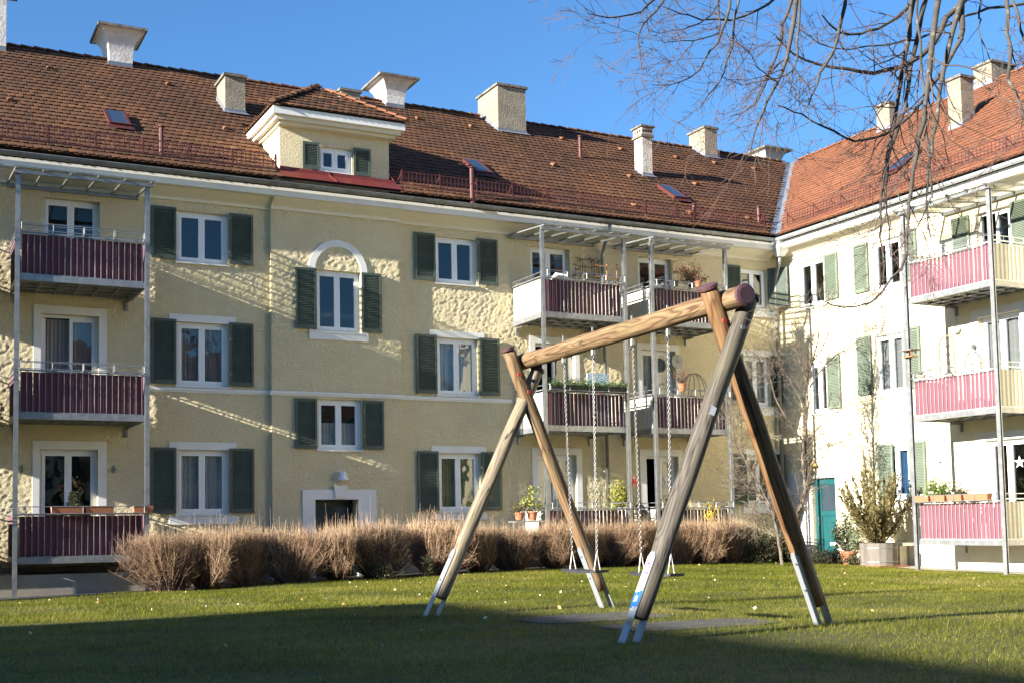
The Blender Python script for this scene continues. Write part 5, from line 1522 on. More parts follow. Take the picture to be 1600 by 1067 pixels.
lattice(FB, 19.62, 20.05, 3.05, 4.25, 1.0, WOODL, 'arched wooden trellis with dark lattice on the upper middle rose balcony', True, .12)
T = thing('bird_feeder', FB['m'](20.42, 1.55, 3.95), 'small wooden bird feeder at the post of the middle rose balcony', 'bird feeder')
q = mb(FB); q.box((20.28, 1.42, 3.80), (20.60, 1.66, 3.82)); q.build('tray', WOODL, T)
q = mb(FB); q.box((20.32, 1.46, 3.82), (20.34, 1.48, 3.95)); q.box((20.54, 1.46, 3.82), (20.56, 1.48, 3.95)); q.box((20.32, 1.60, 3.82), (20.34, 1.62, 3.95)); q.box((20.54, 1.60, 3.82), (20.56, 1.62, 3.95)); q.build('post', WOODL, T)
q = mb(FB); q.box((20.26, 1.40, 3.952), (20.62, 1.68, 3.985)); q.build('roof', TUBW, T)
potted(FB['m'](20.35, 1.3, 3.22), .10, .16, (.1, .1, .14), LEAFS, 60, .05, 'small pale pot below the bird feeder on the rose balcony', 31, potm=mat('pale_pink_pot', (.66, .42, .36), .8))
T = thing('wall_thermometer', FB['m'](20.35, .05, 4.55), 'round dark-rimmed dial hanging from a rod on the right house wall', 'thermometer')
q = mb(FB); q.tube([(20.35, .05, 5.0), (20.35, .05, 4.62)], .006, 4); q.build('rod', ZINC, T)
q = mb(FB); q.ring((20.35, .06, 4.52), (0, 1, 0), .085, .02, 14, 5); q.build('rim', ZINC, T)
q = mb(FB); q.tube([(20.35, .04, 4.52), (20.35, .065, 4.52)], .08, 14); q.build('dial', PVC, T)
T = thing('hanging_ornament', FB['m'](19.85, .12, 4.1), 'small hanging garden ornament on the wall of the rose middle balcony', 'ornament')
q = mb(FB); q.tube([(19.98, .1, 4.25), (19.72, .1, 4.25)], .008, 4); q.tube([(19.85, .1, 4.25), (19.85, .1, 4.12)], .003, 4); q.build('rod', RUST, T)
q = mb(FB); q.lathe(FB['m'](19.85, .1, 3.98), [(.01, 0), (.05, .04), (.045, .11), (.01, .15)], 8) if False else q.tube([(19.85, .1, 4.12), (19.85, .1, 4.06), (19.85, .1, 3.98)], [.02, .06, .02], 8); q.build('bell', ZINC, T)
# window star and dots
T = thing('straw_star', FB['m'](18.88, -.09, 1.25), 'pale five-pointed star hanging in the ground floor balcony window', 'ornament')
q = mb(FB); p = []
for i in range(10):
    a = pi / 2 + i * pi / 5; r_ = .15 if i % 2 == 0 else .06; p.append((18.88 + r_ * cos(a), -.085, 1.25 + r_ * sin(a)))
q.add([(18.88, -.075, 1.25)] + p, [(0, 1 + i, 1 + (i + 1) % 10) for i in range(10)]); q.add([(18.88, -.095, 1.25)] + p, [(0, 1 + (i + 1) % 10, 1 + i) for i in range(10)]); q.build('star', WHITEP, T)
# wall lamps
T = thing('wall_lamp', (9.87, 26.4, 1.22), 'white bell-shaped wall lamp above the entrance door', 'wall lamp')
q = mb(FA); q.tube([(9.82, RD + .0, 1.30), (9.82, RD + .10, 1.30)], .03, 8); q.build('bracket', PVC, T)
q = MB(); q.lathe((9.86, YA - RD - .13, 1.12), [(.125, 0), (.13, .02), (.085, .10), (.07, .17), (.02, .21)], 12); q.build('shade', PVC, T)
T = thing('wall_lamp', FB['m'](25.36, .1, 1.62), 'small brass bowl lamp above the teal door', 'wall lamp')
q = mb(FB); q.tube([(25.36, 0, 1.66), (25.36, .14, 1.66)], .015, 6); q.build('bracket', RUST, T)
q = MB(); q.lathe(FB['m'](25.36, .15, 1.50), [(.13, 0), (.11, .05), (.05, .12), (.02, .17)], 12); q.build('shade', mat('aged_brass', (.42, .33, .14), .5, .4), T)
for u, lab in ((2.72, 'small dark wall bracket left of the ground floor balcony door'), (4.62, 'small dark wall bracket right of the ground floor balcony door')):
    T = thing('wall_hook', (u, 26.55, 1.35), lab, 'hook'); q = mb(FA); q.box((u - .02, 0, 1.28), (u + .02, .03, 1.44)); q.tube([(u, .03, 1.38), (u, .12, 1.36), (u + .05, .12, 1.36)], .01, 5); q.build('hook', ZINC, T)

# third-floor balcony wall ornament (rusty iron) and trellis
T = thing('iron_wall_ornament', (16.95, 26.5, 6.85), 'rusty iron candle-style ornament on the wall beside the top balcony window', 'ornament')
q = mb(FA); r_ = random.Random(4)
for i in range(4):
    z = 6.45 + i * .20; q.tube([(16.45 + .1 * (i % 2), .06, z), (16.7, .08, z - .05), (17.05, .08, z - .05), (17.28 - .08 * (i % 2), .06, z + .02)], .011, 4)
for i in range(12):
    u = 16.45 + i * .073; q.tube([(u, .07, 6.38), (u + .01, .08, 6.38 + r_.uniform(.15, .75))], .009, 4)
    z = 6.45 + r_.uniform(0, .6); q.tube([(u - .04, .09, z), (u + .04, .10, z + .05)], .022, 4)
q.build('branch', RUST, T)
T = thing('wooden_trellis', (16.75, 25.2, 6.1), 'small wooden trellis tied to the top balcony rail near the post', 'trellis')
q = mb(FA)
for u in (16.32, 16.62, 16.92): q.box((u - .013, 1.42, 6.02), (u + .013, 1.445, 6.60))
for z in (6.22, 6.50): q.box((16.25, 1.446, z), (17.0, 1.466, z + .026))
q.build('slat', WOODL, T)
T = thing('folded_sunshade', (15.3, 25.3, 6.1), 'white folded sunshade lying behind the top balcony rail', 'sunshade')
q = mb(FA); q.tube([(15.05, 1.3, 6.10), (15.2, 1.3, 6.20), (15.45, 1.3, 6.19), (15.6, 1.3, 6.10)], [.03, .075, .07, .02], 8); q.build('cloth', WHITEP, T)
bush('withered_vine', (19.35, 25.35, 6.2), (.75, .25, .75), LEAFB, 1100, .055, 'withered brown vine on the top balcony nearest the corner', 'vine', seed=33, nstem=30, base=.5)
potted((19.35, 25.0, 6.15), .09, .15, (.12, .12, .2), LEAFB, 80, .05, 'small terracotta pot on the top rail below the vine', 34)
T = thing('plant_bowl', (18.55, 25.0, 6.12), 'dark round plant bowl on the top balcony rail', 'bowl'); pot('bowl', (18.55, 25.0, 6.10), .15, .14, BLACKP, T)
q = MB(); q.tube([(18.55, 25, 6.24), (18.55, 25, 6.75), (18.6, 25, 6.78)], .008, 4); q.build('stake', BLACKP, T)
# middle floor: box greenery and star panel
T = thing('box_greenery', (15.8, 24.9, 3.4), 'green box plants filling the planter rack of the middle balcony', 'planter')
q = mb(FA); q.box((14.75, 1.58, 3.275), (16.9, 1.74, 3.40)); q.build('box', BLACKP, T)
pts = np.stack([rng.uniform(14.72, 16.95, 3200), rng.uniform(24.82, 25.06, 3200), 3.36 + np.abs(rng.normal(0, .075, 3200))], 1); leaves('foliage', pts, .05, LEAFG, T, rng.uniform(0, .55, 3200), 2.2)
T = thing('glass_mosaic_screen', (16.6, 25.8, 3.2), 'pale mosaic screen with a red figure behind the box greenery', 'screen')
q = MB(); q.box((16.32, 25.75, 2.45), (16.98, 25.78, 3.86)); q.build('panel', mat('mosaic_panel', (.72, .76, .78), .4, spots=[(26, (.22, .34, .40), .25, .45)]), T)
q = MB(); q.tube([(16.66, 25.74, 3.30), (16.65, 25.73, 3.42), (16.67, 25.74, 3.56)], [.02, .05, .015], 6); q.tube([(16.60, 25.735, 3.44), (16.72, 25.735, 3.50)], .015, 5); q.build('figure', REDP, T)
T = thing('satellite_dish', (19.55, 26.2, 4.35), 'round grey dish on the wall beside the middle balcony door', 'dish')
q = MB(); q.tube([(19.62, 26.38, 4.38), (19.62, 26.36, 4.38)], [.20, .19], 18); q.tube([(19.62, 26.36, 4.38), (19.62, 26.58, 4.38)], .03, 6); q.build('dish', ZINC, T)
potted((18.72, 24.98, 3.38), .11, .20, (.36, .25, .55), LEAFB, 420, .035, 'orange pot with a dry twiggy plant on the middle balcony rail near the corner', 36, nstem=34)
T = thing('wire_dome', (19.35, 25.2, 3.3), 'dark wire dome beside the dry plant on the middle balcony', 'ornament')
q = MB()
for i in range(7):
    a = pi * i / 7; q.tube([(19.35 + .36 * cos(t) * cos(a), 25.3 + .36 * cos(t) * sin(a), 3.3 + .62 * sin(t)) for t in np.linspace(0, pi, 13)], .006, 4)
q.build('wire', BLACKP, T)
# ground floor: pots, shrub, chairs
potted((14.28, 25.15, .10), .13, .22, (.22, .2, .85), LEAFY, 330, .07, 'tall leafy plant in an orange pot left of the ground floor rail', 41, nstem=9)
potted((13.95, 25.2, .12), .12, .18, (.26, .2, .25), LEAFO, 200, .06, 'low plant in an orange pot at the left end of the ground floor rail', 42)
T = thing('pot_shelf', (14.2, 25.2, 0.0), 'small steel shelf carrying the orange pots', 'shelf'); q = MB(); q.box((13.75, 25.0, .06), (14.55, 25.4, .095)); q.build('shelf', STEEL, T)
q = MB()
for x in (13.8, 14.5): q.tube([(x, 25.2, gz1(x, 25.2)), (x, 25.2, .06)], .018, 6)
q.build('leg', STEEL, T)
bush('flowering_shrub', (17.15, 25.6, -.4), (.62, .4, 1.45), LEAFY, 1500, .085, 'yellow-green shrub with a red bloom between the two ground floor balconies', 'shrub', seed=43, nstem=26, base=1.2)
bush('climbing_shrub', (16.7, 25.9, -.4), (.45, .3, 1.9), LEAFS, 260, .05, 'thin pale climbing plant beside the downpipe', 'plant', seed=44, nstem=12, base=1.6)
T = thing('red_bloom', (17.35, 25.35, 1.02), 'small red bloom on top of the yellow-green shrub', 'flower'); pts = rng.normal(0, .055, (60, 3)) + np.array([17.35, 25.3, 1.02]); leaves('petal', pts, .06, REDP, T)


def garden_chair(c, rz, m, label, group=None):
    T = thing('garden_chair', c, label, 'chair', group)
    ca, sa = cos(rz), sin(rz)
    X_ = lambda x, y, z: (c[0] + x * ca - y * sa, c[1] + x * sa + y * ca, c[2] + z)
    q = MB(X_); q.box((-.22, -.22, .42), (.22, .22, .45)); q.build('seat', m, T)
    q = MB(X_); q.tube([(-.21, .20, .45), (-.22, .27, .86), (-.17, .28, .93), (.17, .28, .93), (.22, .27, .86), (.21, .20, .45)], .017, 6)
    for i in range(5): x = -.15 + i * .075; q.tube([(x, .21, .45), (x, .275, .92)], .008, 4)
    q.build('backrest', m, T)
    for (x, y) in ((-.2, -.2), (.2, -.2), (-.2, .2), (.2, .2)):
        q = MB(X_); q.tube([(x * 1.08, y * 1.08, 0), (x, y, .42)], .014, 6); q.build('leg', m, T)
    return T


garden_chair((16.1, 25.5, -.50), .2, PVC, 'white garden chair on the ground floor balcony under the downpipe')
garden_chair((17.05, 25.2, -.48), -.4, BLACKP, 'black garden chair left of the post between the ground floor balconies')
garden_chair((17.72, 25.15, -.48), .5, BLACKP, 'black garden chair just left of the thick corner post')
bush('forsythia', g3(19.35, 24.6, .95), (.55, .3, .75), YELLOW, 240, .05, 'sprig of yellow forsythia above the hedge beside the corner balcony', 'shrub', seed=45, nstem=14)

# ---- tub with conifer, terracotta pots by the right house
c = g3(22.35, 22.05)
T = thing('wooden_tub', c, 'weathered grey wooden tub holding a tall upright conifer', 'planter')
q = MB(); q.lathe((c[0], c[1], c[2]), [(.40, 0), (.44, .03), (.45, .58), (.41, .58), (.40, .50)], 16)
q.build('tub', TUBW, T)
for z in (.12, .46): q = MB(); q.ring((c[0], c[1], c[2] + z), (0, 0, 1), .448, .010, 20, 4); q.build('hoop', ZINC, T)
q = MB(); q.box((c[0] - .5, c[1] - .5, c[2] - .02), (c[0] + .45, c[1] + .5, c[2] + .03)); q.build('brick_base', TERRA, T)
T = thing('upright_conifer', (c[0], c[1], c[2] + .5), 'tall olive upright conifer growing in the grey wooden tub', 'conifer')
r_ = np.random.default_rng(51); segs = []; pts = []; dd = []; tn = []
for i in range(40):
    az = r_.uniform(0, 2 * pi); lean = r_.uniform(.08, .80); L = r_.uniform(1.15, 2.15) * (1.05 - lean * .35)
    p0 = np.array([c[0] + cos(az) * .05, c[1] + sin(az) * .05, c[2] + .5]); prev = p0; k = 7
    for j in range(1, k + 1):
        t = j / k; q1 = p0 + np.array([cos(az) * sin(lean) * L * t ** .85, sin(az) * sin(lean) * L * t ** .85, L * cos(lean) * t]) + r_.normal(0, .015, 3)
        segs.append((prev - np.array(c) - [0, 0, .5], q1 - np.array(c) - [0, 0, .5], .018 * (1 - t) + .004, .018 * (1 - t) + .003))
        if t > .28:
            n_ = 26
            w_ = r_.uniform(0, 1, (n_, 1)); base = prev + (q1 - prev) * w_
            off = r_.normal(0, .045 * (1.3 - t), (n_, 3)); pts.append(base + off); dd.append(np.tile((q1 - prev) / np.linalg.norm(q1 - prev), (n_, 1)) + off * 6); tn.append(np.clip(r_.normal(.5, .2, n_), 0, 1))
        prev = q1
inst('stem', twig_mesh('stem', segs, TWIGB), T, (c[0], c[1], c[2] + .5))
leaves('foliage', np.concatenate(pts), .10, LEAFO, T, np.concatenate(tn), 2.6, .2, dirs=np.concatenate(dd))
c = g3(22.3, 23.05)
potted(c, .24, .36, (.42, .42, 1.25), LEAFS, 2200, .11, 'terracotta pot with pale silvery grass-like plant beside the teal door', 52, nstem=60, elong=5)
T = thing('stone_bench', (23.2, 24.0, -.6), 'white stone ledge along the right house behind the plant pots', 'bench')
q = MB(); q.box((23.0, 21.9, -.68), (23.455, 24.4, -.60)); q.build('seat', TRIM, T)
for y in (22.2, 24.0): q = MB(); q.box((23.15, y - .06, -1.3), (23.4, y + .06, -.682)); q.build('leg', PLINTH_B, T)

# ================================================================= bare trees
RMIN = [.0019]


def grow(segs, p, d, L, r, lvl, rg, sag=0.0, wob=.22, kids=(5, 7), ratio=.55, step=.11, up=0.0):
    n = max(3, int(L / step)); p = np.array(p, float); d = np.array(d, float); d /= np.linalg.norm(d); pts = [p]
    for i in range(n):
        d = d + rg.normal(0, wob, 3) * .62 + np.array([0, 0, up - sag]) * .12; d /= np.linalg.norm(d)
        q = p + d * (L / n); ra = r * (1 - .75 * i / n); rb_ = r * (1 - .75 * (i + 1) / n)
        segs.append((p, q, max(ra, RMIN[0]), max(rb_, RMIN[0] * .8))); p = q; pts.append(p)
    if lvl > 0:
        k = rg.integers(*kids)
        for j in range(k):
            t = rg.uniform(.15, 1); i = min(int(t * n), n - 1); q = pts[i]; dd_ = (pts[i + 1] - pts[i]); dd_ /= np.linalg.norm(dd_)
            s = rg.normal(size=3); s -= dd_ * s.dot(dd_); s /= np.linalg.norm(s); a = rg.uniform(.45, .95)
            grow(segs, q, dd_ * cos(a) + s * sin(a), L * ratio * rg.uniform(.5, 1.1) * (1.15 - t * .5), max(r * .42, .0018), lvl - 1, rg, sag, wob, kids, ratio, step, up)


def path_branch(pts, r0, r1, rg, n_side, Ls, lvl=1, sag=.2, up=0.0, main=None, wob=.24):
    """a limb through given points with side shoots; returns segments"""
    P_ = [np.array(p, float) for p in pts]; out = []; L = [0]
    for a, b in zip(P_, P_[1:]): L.append(L[-1] + np.linalg.norm(b - a))
    dense = []
    for k in range(len(P_) - 1):          # Catmull-Rom
        a = P_[max(k - 1, 0)]; b = P_[k]; c = P_[k + 1]; d = P_[min(k + 2, len(P_) - 1)]
        m = max(2, int(np.linalg.norm(c - b) / .12))
        for i in range(m):
            t = i / m; dense.append(.5 * ((2 * b) + (c - a) * t + (2 * a - 5 * b + 4 * c - d) * t * t + (3 * b - a - 3 * c + d) * t ** 3) + rg.normal(0, .008, 3))
    dense.append(P_[-1]); N = len(dense) - 1
    for i in range(N):
        ra = r0 + (r1 - r0) * i / N; rb_ = r0 + (r1 - r0) * (i + 1) / N; out.append((dense[i], dense[i + 1], ra, rb_))
    tw = []
    for j in range(n_side):
        t = rg.uniform(.12, 1) ** .8; i = min(int(t * N), N - 1); d = dense[i + 1] - dense[i]; d /= np.linalg.norm(d)
        s = rg.normal(size=3); s -= d * s.dot(d); s /= np.linalg.norm(s); a = rg.uniform(.5, 1.0)
        grow(tw, dense[i], d * cos(a) + s * sin(a), Ls * rg.uniform(.4, 1.15), max((r0 + (r1 - r0) * t) * .45, .003), lvl, rg, sag, wob, (2, 5), .5, .08, up)
    return out, tw


def add_branch(T, segs, m, name, sides=5, kind=None):
    o = W[T.name]; s = [(np.array(a) - np.array(o), np.array(b) - np.array(o), r, q) for a, b, r, q in segs]
    return inst(name, twig_mesh(name, s, m, None, sides), T, o, kind=kind)


OVER = [
  ( [(8.64, 7.16, 4.64), (8.36, 7.2, 4.36), (8.18, 7.2, 4.1), (7.91, 7.24, 3.89), (7.57, 7.3, 3.78), (7.17, 7.38, 3.79), (6.81, 7.43, 3.87), (6.62, 7.41, 3.97)] , 0.03 , 0.006 , 30 ),
  ( [(8.63, 7.71, 4.87), (8.37, 7.62, 4.65), (8.04, 7.58, 4.4), (7.68, 7.54, 4.24), (7.36, 7.48, 4.17), (7.09, 7.38, 4.23)] , 0.022 , 0.006 , 22 ),
  ( [(7.27, 7.28, 4.44), (7.17, 7.27, 4.11), (7.06, 7.25, 3.86), (6.92, 7.24, 3.66), (6.8, 7.23, 3.44), (6.69, 7.2, 3.3)] , 0.018 , 0.004 , 24 ),
  ( [(6.63, 7.16, 4.27), (6.56, 7.14, 3.96), (6.47, 7.13, 3.68), (6.35, 7.13, 3.46), (6.25, 7.12, 3.29), (6.12, 7.13, 3.03), (6.04, 7.11, 2.81)] , 0.022 , 0.004 , 34 ),
  ( [(6.95, 7.54, 4.49), (6.8, 7.53, 4.15), (6.67, 7.51, 3.84), (6.53, 7.48, 3.59), (6.38, 7.46, 3.38), (6.15, 7.47, 3.26)] , 0.017 , 0.003 , 24 ),
  ( [(8.26, 7.45, 4.7), (8.13, 7.42, 4.25), (8.0, 7.39, 3.9), (7.88, 7.34, 3.64), (7.77, 7.29, 3.38), (7.65, 7.25, 3.09), (7.53, 7.21, 2.78), (7.43, 7.16, 2.43), (7.38, 7.09, 2.04), (7.26, 7.04, 1.85)] , 0.026 , 0.005 , 46 ),
  ( [(8.9, 7.9, 5.01), (8.75, 7.86, 4.56), (8.59, 7.83, 4.15), (8.43, 7.79, 3.75), (8.27, 7.75, 3.45), (8.12, 7.69, 3.21), (8.0, 7.65, 2.72), (7.94, 7.56, 2.29)] , 0.026 , 0.005 , 36 ),
  ( [(7.66, 6.66, 4.25), (7.57, 6.67, 3.84), (7.5, 6.66, 3.51), (7.4, 6.66, 3.13), (7.32, 6.65, 2.86), (7.22, 6.65, 2.54), (7.17, 6.62, 2.33), (7.11, 6.6, 2.03), (6.95, 6.62, 1.83), (6.77, 6.66, 1.64), (6.54, 6.7, 1.59), (6.35, 6.72, 1.64)] , 0.026 , 0.004 , 54 ),
  ( [(8.34, 6.98, 4.51), (8.16, 7.0, 4.1), (8.04, 6.99, 3.77), (7.94, 6.97, 3.44), (7.84, 6.95, 3.15), (7.73, 6.92, 2.87), (7.66, 6.89, 2.49), (7.63, 6.83, 2.25)] , 0.026 , 0.006 , 38 ),
  ( [(7.8, 6.16, 4.07), (7.76, 6.12, 3.71), (7.7, 6.08, 3.43), (7.67, 6.02, 3.19), (7.67, 5.95, 2.98), (7.68, 5.88, 2.73)] , 0.018 , 0.01 , 24 ),
  ( [(7.88, 5.97, 3.22), (7.87, 6.12, 3.17), (7.82, 6.29, 3.27), (7.75, 6.46, 3.49)] , 0.008 , 0.003 , 10 ),
  ( [(8.47, 7.17, 4.18), (8.22, 7.19, 3.81), (7.97, 7.21, 3.52), (7.72, 7.23, 3.3), (7.49, 7.22, 3.19), (7.24, 7.22, 3.13), (7.01, 7.21, 3.17), (6.77, 7.2, 3.22), (6.55, 7.17, 3.27), (6.36, 7.14, 3.27)] , 0.02 , 0.004 , 40 ),
  ( [(9.85, 7.45, 4.87), (9.45, 7.55, 4.8), (9.11, 7.63, 4.68), (8.82, 7.68, 4.53), (8.55, 7.72, 4.4), (8.21, 7.8, 4.31), (7.88, 7.86, 4.25), (7.56, 7.92, 4.28), (7.29, 7.94, 4.4)] , 0.016 , 0.004 , 30 ),
  ( [(5.88, 7.95, 4.47), (5.69, 7.89, 4.29), (5.47, 7.84, 4.13), (5.22, 7.8, 4.05), (4.99, 7.74, 4.02)] , 0.013 , 0.003 , 20 ),
  ( [(5.83, 7.76, 4.38), (5.64, 7.75, 4.16), (5.5, 7.72, 4.0), (5.4, 7.67, 3.83), (5.41, 7.57, 3.71)] , 0.011 , 0.003 , 16 ),
  ( [(7.22, 7.95, 4.72), (6.9, 7.95, 4.46), (6.57, 7.94, 4.33), (6.25, 7.92, 4.27), (5.98, 7.87, 4.26), (5.76, 7.8, 4.24)] , 0.015 , 0.003 , 26 ),
  ( [(6.26, 7.55, 4.37), (6.19, 7.53, 4.1), (6.09, 7.52, 3.89), (5.95, 7.53, 3.71), (5.82, 7.53, 3.56), (5.63, 7.55, 3.46), (5.46, 7.56, 3.45)] , 0.013 , 0.003 , 26 ),
  ( [(6.65, 7.9, 4.59), (6.56, 7.87, 4.19), (6.45, 7.83, 3.9), (6.32, 7.8, 3.68), (6.18, 7.76, 3.54), (6.05, 7.73, 3.39)] , 0.011 , 0.003 , 20 ),
  ( [(6.46, 7.88, 4.55), (6.28, 7.83, 4.27), (6.04, 7.79, 4.11), (5.81, 7.74, 4.02), (5.55, 7.7, 3.96)] , 0.008 , 0.002 , 14 ),
  ( [(6.23, 7.67, 4.41), (6.18, 7.59, 4.07), (6.06, 7.53, 3.94), (5.84, 7.5, 3.86), (5.61, 7.49, 3.8), (5.46, 7.43, 3.77)] , 0.009 , 0.002 , 14 ),
  ( [(6.49, 7.05, 3.62), (6.37, 7.04, 3.48), (6.17, 7.06, 3.41), (5.96, 7.08, 3.37), (5.78, 7.08, 3.39)] , 0.007 , 0.002 , 12 ),
  ( [(7.55, 6.73, 2.55), (7.53, 6.82, 2.41), (7.49, 6.91, 2.32), (7.43, 6.98, 2.65), (7.38, 7.06, 2.87), (7.19, 7.23, 2.74)] , 0.007 , 0.003 , 14 ),
  ( [(8.78, 7.22, 4.43), (8.73, 7.15, 4.22), (8.7, 7.07, 4.01), (8.69, 6.98, 3.78), (8.51, 6.97, 3.55)] , 0.007 , 0.003 , 14 ),
]
SMALL = [
  ( 'L' , [(20.0, 22.9, -0.96), (19.84, 22.9, -0.03), (19.6, 22.9, 0.52), (19.27, 22.9, 1.07), (18.97, 22.9, 1.52), (18.87, 22.9, 1.92), (18.94, 22.9, 2.55)] , 0.022 ),
  ( 'L' , [(19.69, 22.9, 0.28), (19.45, 22.9, 0.68), (19.06, 22.9, 0.91), (18.78, 22.9, 1.14)] , 0.014 ),
  ( 'L' , [(19.37, 22.9, 0.6), (19.21, 22.9, 0.21), (19.3, 22.9, 0.02)] , 0.01 ),
  ( 'L' , [(18.97, 22.9, 1.52), (18.71, 22.9, 1.92), (18.64, 22.9, 2.39), (18.35, 22.9, 2.54)] , 0.012 ),
  ( 'L' , [(19.19, 22.9, 1.18), (19.5, 22.9, 1.78), (19.43, 22.9, 2.56), (19.27, 22.9, 3.35), (19.39, 22.9, 3.99)] , 0.014 ),
  ( 'R' , [(20.45, 22.9, -0.78), (20.41, 22.9, -0.28), (20.64, 22.9, 0.28), (20.84, 22.9, 0.83), (20.78, 22.9, 1.47), (20.85, 22.9, 1.95), (21.01, 22.9, 2.76), (21.04, 22.9, 3.41), (21.19, 22.9, 3.91), (21.69, 22.9, 4.5)] , 0.026 ),
  ( 'R' , [(20.6, 22.9, 0.2), (20.83, 22.9, 0.67), (20.94, 22.9, 1.23), (20.92, 22.9, 1.8), (20.91, 22.9, 2.44), (20.96, 22.9, 3.41), (21.07, 22.9, 4.06)] , 0.018 ),
  ( 'R' , [(20.4, 22.9, -0.59), (20.68, 22.9, 0.2), (20.96, 22.9, 0.83), (21.07, 22.9, 1.35), (21.43, 22.9, 1.8), (21.82, 22.9, 1.97)] , 0.018 ),
  ( 'R' , [(21.12, 22.9, 3.34), (21.48, 22.9, 3.84), (21.88, 22.9, 4.17), (22.44, 22.9, 4.46), (23.02, 22.9, 5.08)] , 0.012 ),
  ( 'R' , [(20.97, 22.9, 1.96), (21.48, 22.9, 2.45), (22.03, 22.9, 2.79), (22.7, 22.9, 3.14)] , 0.008 ),
  ( 'R' , [(21.04, 22.9, 3.41), (20.72, 22.9, 4.05), (20.43, 22.9, 4.52), (20.5, 22.9, 5.17)] , 0.011 ),
  ( 'R' , [(20.85, 22.9, 1.95), (20.44, 22.9, 2.43), (20.06, 22.9, 3.06), (19.88, 22.9, 3.69), (19.4, 22.9, 4.23)] , 0.011 ),
  ( 'R' , [(20.93, 22.9, 2.76), (20.58, 22.9, 3.4), (20.29, 22.9, 3.79), (20.02, 22.9, 4.5)] , 0.009 ),
  ( 'R' , [(21.19, 22.9, 3.91), (21.37, 22.9, 4.57), (21.29, 22.9, 5.06), (21.63, 22.9, 5.57)] , 0.009 ),
  ( 'R' , [(21.07, 22.9, 1.35), (21.55, 22.9, 1.8), (22.2, 22.9, 1.98), (22.85, 22.9, 1.82)] , 0.006 ),
]

rg = np.random.default_rng(77)
TR = thing('bare_tree', g3(12.9, 8.0), 'large bare tree whose drooping branches hang into the upper right sky', 'tree')
LIMB = [(12.9, 8.0, 3.4), (12.1, 7.9, 5.2), (10.8, 7.7, 6.3), (9.2, 7.5, 6.7), (7.6, 7.4, 6.5), (6.0, 7.4, 5.9), (5.2, 7.4, 5.5)]
q = MB(); zg = gz1(12.9, 8.0)
q.tube([(13.0, 8.05, zg - .2), (12.95, 8.0, zg + .3), (12.9, 8.0, 1.5), (12.9, 8.0, 3.5), (13.1, 8.2, 5.5), (13.0, 8.1, 8), (13.3, 8.0, 11)], [.36, .26, .22, .20, .16, .10, .03], 14); q.build('trunk', BARK, TR, smooth=True)
lm, tw = path_branch(LIMB, .12, .035, rg, 14, 1.2, 1, .1, .5)
add_branch(TR, lm, BARK, 'limb', 8)
lm2, tw2 = path_branch([(12.9, 8.0, 3.6), (12.3, 8.3, 5.6), (11.2, 8.6, 7.0), (10.0, 8.5, 7.4), (8.4, 8.2, 6.9), (7.2, 7.9, 6.3)], .10, .03, rg, 12, 1.2, 1, .1, .5)
add_branch(TR, lm2, BARK, 'limb', 8)
alltw = []
nodes = np.array([s[0] for s in lm + lm2])
for pts_, r0, r1, n_ in OVER:
    p0 = np.array(pts_[0]); dist = np.linalg.norm((nodes - (p0 + np.array([.8, 0, 1.3]))) * np.array([1, 1, .6]), axis=1); k = nodes[int(np.argmin(dist))]
    mid = (k + p0) / 2 + np.array([0, 0, .25]); link, _t = path_branch([tuple(k), tuple(mid), tuple(p0)], r0 * 1.8, r0 * 1.25, rg, 0, 1)
    mb_, tws = path_branch(pts_, r0 * .98, r1, rg, int(n_ * .45), .85, 2, .02, .10)
    add_branch(TR, link + mb_, BARK, 'branch', 6)
    alltw += tws
add_branch(TR, alltw + tw + tw2, TWIGB, 'twigs', 3, 'stuff')

RMIN[0] = .0042
def small_tree(base, key, label, m, zb):
    T = thing('small_bare_tree', (base[0], base[1], zb), label, 'tree', 'small bare trees at the house corner')
    al = []
    for i, (k, pts_, r) in enumerate([s for s in SMALL if s[0] == key]):
        a = list(pts_)
        if i == 0: a = [(a[0][0], a[0][1], zb - .05)] + a
        # give every stem its own distance from the wall
        dy = rg.uniform(-.35, .35)
        if i: a = [(x, y + dy * min(1, j / 3), z) for j, (x, y, z) in enumerate(a)]
        b_, t_ = path_branch(a, r * 2.1, max(r * .35, .005), rg, int(16 + r * 1200), .85, 2, 0, .35)
        add_branch(T, b_, m, 'trunk' if i == 0 else 'branch', 7)
        al += t_
    add_branch(T, al, BARKP, 'twigs', 3, 'stuff')
small_tree((20.2, 22.9), 'L', 'small bare tree leaning left behind the upright swing legs', BARKP, gz1(20.2, 22.9))
small_tree((20.45, 22.9), 'R', 'taller small bare tree between the swing leg and the teal door', BARKP, gz1(20.45, 22.9))
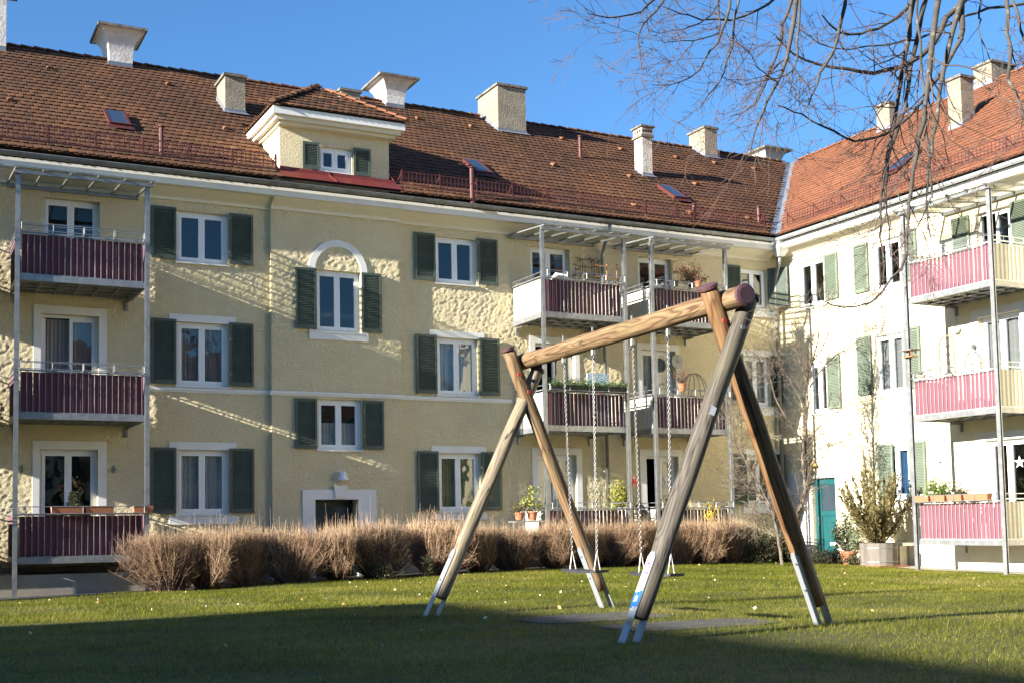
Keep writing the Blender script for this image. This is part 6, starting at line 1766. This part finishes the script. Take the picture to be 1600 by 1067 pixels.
# ================================================================= grass
def grass(n, region, hmin, hmax, wmin, dens_fn=None, seed=1):
    r = np.random.default_rng(seed)
    x = r.uniform(region[0], region[1], n); y = r.uniform(region[2], region[3], n)
    keep = np.ones(n, bool)
    for (mx, my, w, h) in MATS: keep &= ~((((x - mx - w / 2) / (w * .44)) ** 4 + ((y - my - h / 2) / (h * .40)) ** 4 < 1 + .5 * np.sin(x * 9) * np.sin(y * 11)) & (r.random(n) < .86))
    # only where the picture's ground can be seen (a generous wedge) and outside beds and paving
    u = x / np.maximum(y, .1)
    keep &= (u < 2.6) & (u > -.5) & ~((x < 4.3) & (y > 24.2)) & ~(y > 24.35 + .15 * np.sin(x * 3) + .1 * np.sin(x * 7.3)) & ~((x > 22.3) & (y < 24))
    keep &= (r.random(n) < (.72 + .28 * np.sin(x * 2.1 + 1.7 * np.sin(y * 1.3)) * np.sin(y * 1.9 + x * .6)))
    x, y = x[keep], y[keep]; n = len(x); z = gz(x, y)
    az = r.uniform(0, 2 * pi, n); ln = r.uniform(hmin, hmax, n) * (1 + .35 * np.sin(x * 1.3 + y * 2.2) * np.sin(y * 1.1)); bend = r.uniform(.3, 1.9, n)
    dx, dy = np.cos(az), np.sin(az); px, py = -dy, dx
    w = wmin * r.uniform(.7, 1.4, n)
    b0 = np.stack([x - px * w, y - py * w, z - .004], 1); b1 = np.stack([x + px * w, y + py * w, z - .004], 1)
    tip = np.stack([x + dx * ln * bend, y + dy * ln * bend, z + ln * np.clip(1.15 - bend * .42, .3, 1)], 1)
    v = np.stack([b0, b1, tip], 1).reshape(-1, 3); f = np.arange(n * 3).reshape(n, 3)
    clump = .52 + .20 * np.sin(x * 3.1 + np.sin(y * 2.3) * 2) * np.sin(y * 2.7) + .16 * np.sin(x * .8 + 1) * np.sin(y * .6 + x * .3)
    dry = np.clip(np.sin(x * .9 + 2.1 * np.sin(y * .55)) * np.sin(y * .8 + x * .35) - .35, 0, 1); t = np.clip(clump + .45 * dry + r.normal(0, .17, n), 0, .95); t[r.random(n) < .045] = 1.0
    me = np_mesh('grass', v, f, GRASS, t)
    return me


inst('grass', grass(560000, (-2.5, 13, 3.0, 13.5), .018, .050, .0019, seed=1), None, (0, 0, 0), kind='stuff', label='short green grass of the near lawn')
inst('grass', grass(500000, (-3, 23, 13.3, 24.8), .028, .062, .0034, seed=2), None, (0, 0, 0), kind='stuff', label='short green grass of the far lawn')
inst('grass', grass(200000, (12.9, 23, 5, 13.5), .025, .055, .003, seed=3), None, (0, 0, 0), kind='stuff', label='short green grass at the right side of the lawn')
# fallen leaves and daisies
n = 170; x = rng.uniform(1, 21, n); y = rng.uniform(8, 24.2, n); pts = np.stack([x, y, gz(x, y) + .035], 1)
leaves('fallen_leaves', pts, .05, LITTER, None, None, 1.5, .1)
n = 50; x = rng.uniform(2, 16, n); y = rng.uniform(11, 21, n); pts = np.stack([x, y, gz(x, y) + .045], 1)
leaves('daisies', pts, .022, WHITEP, None, None, 1.1, .6)
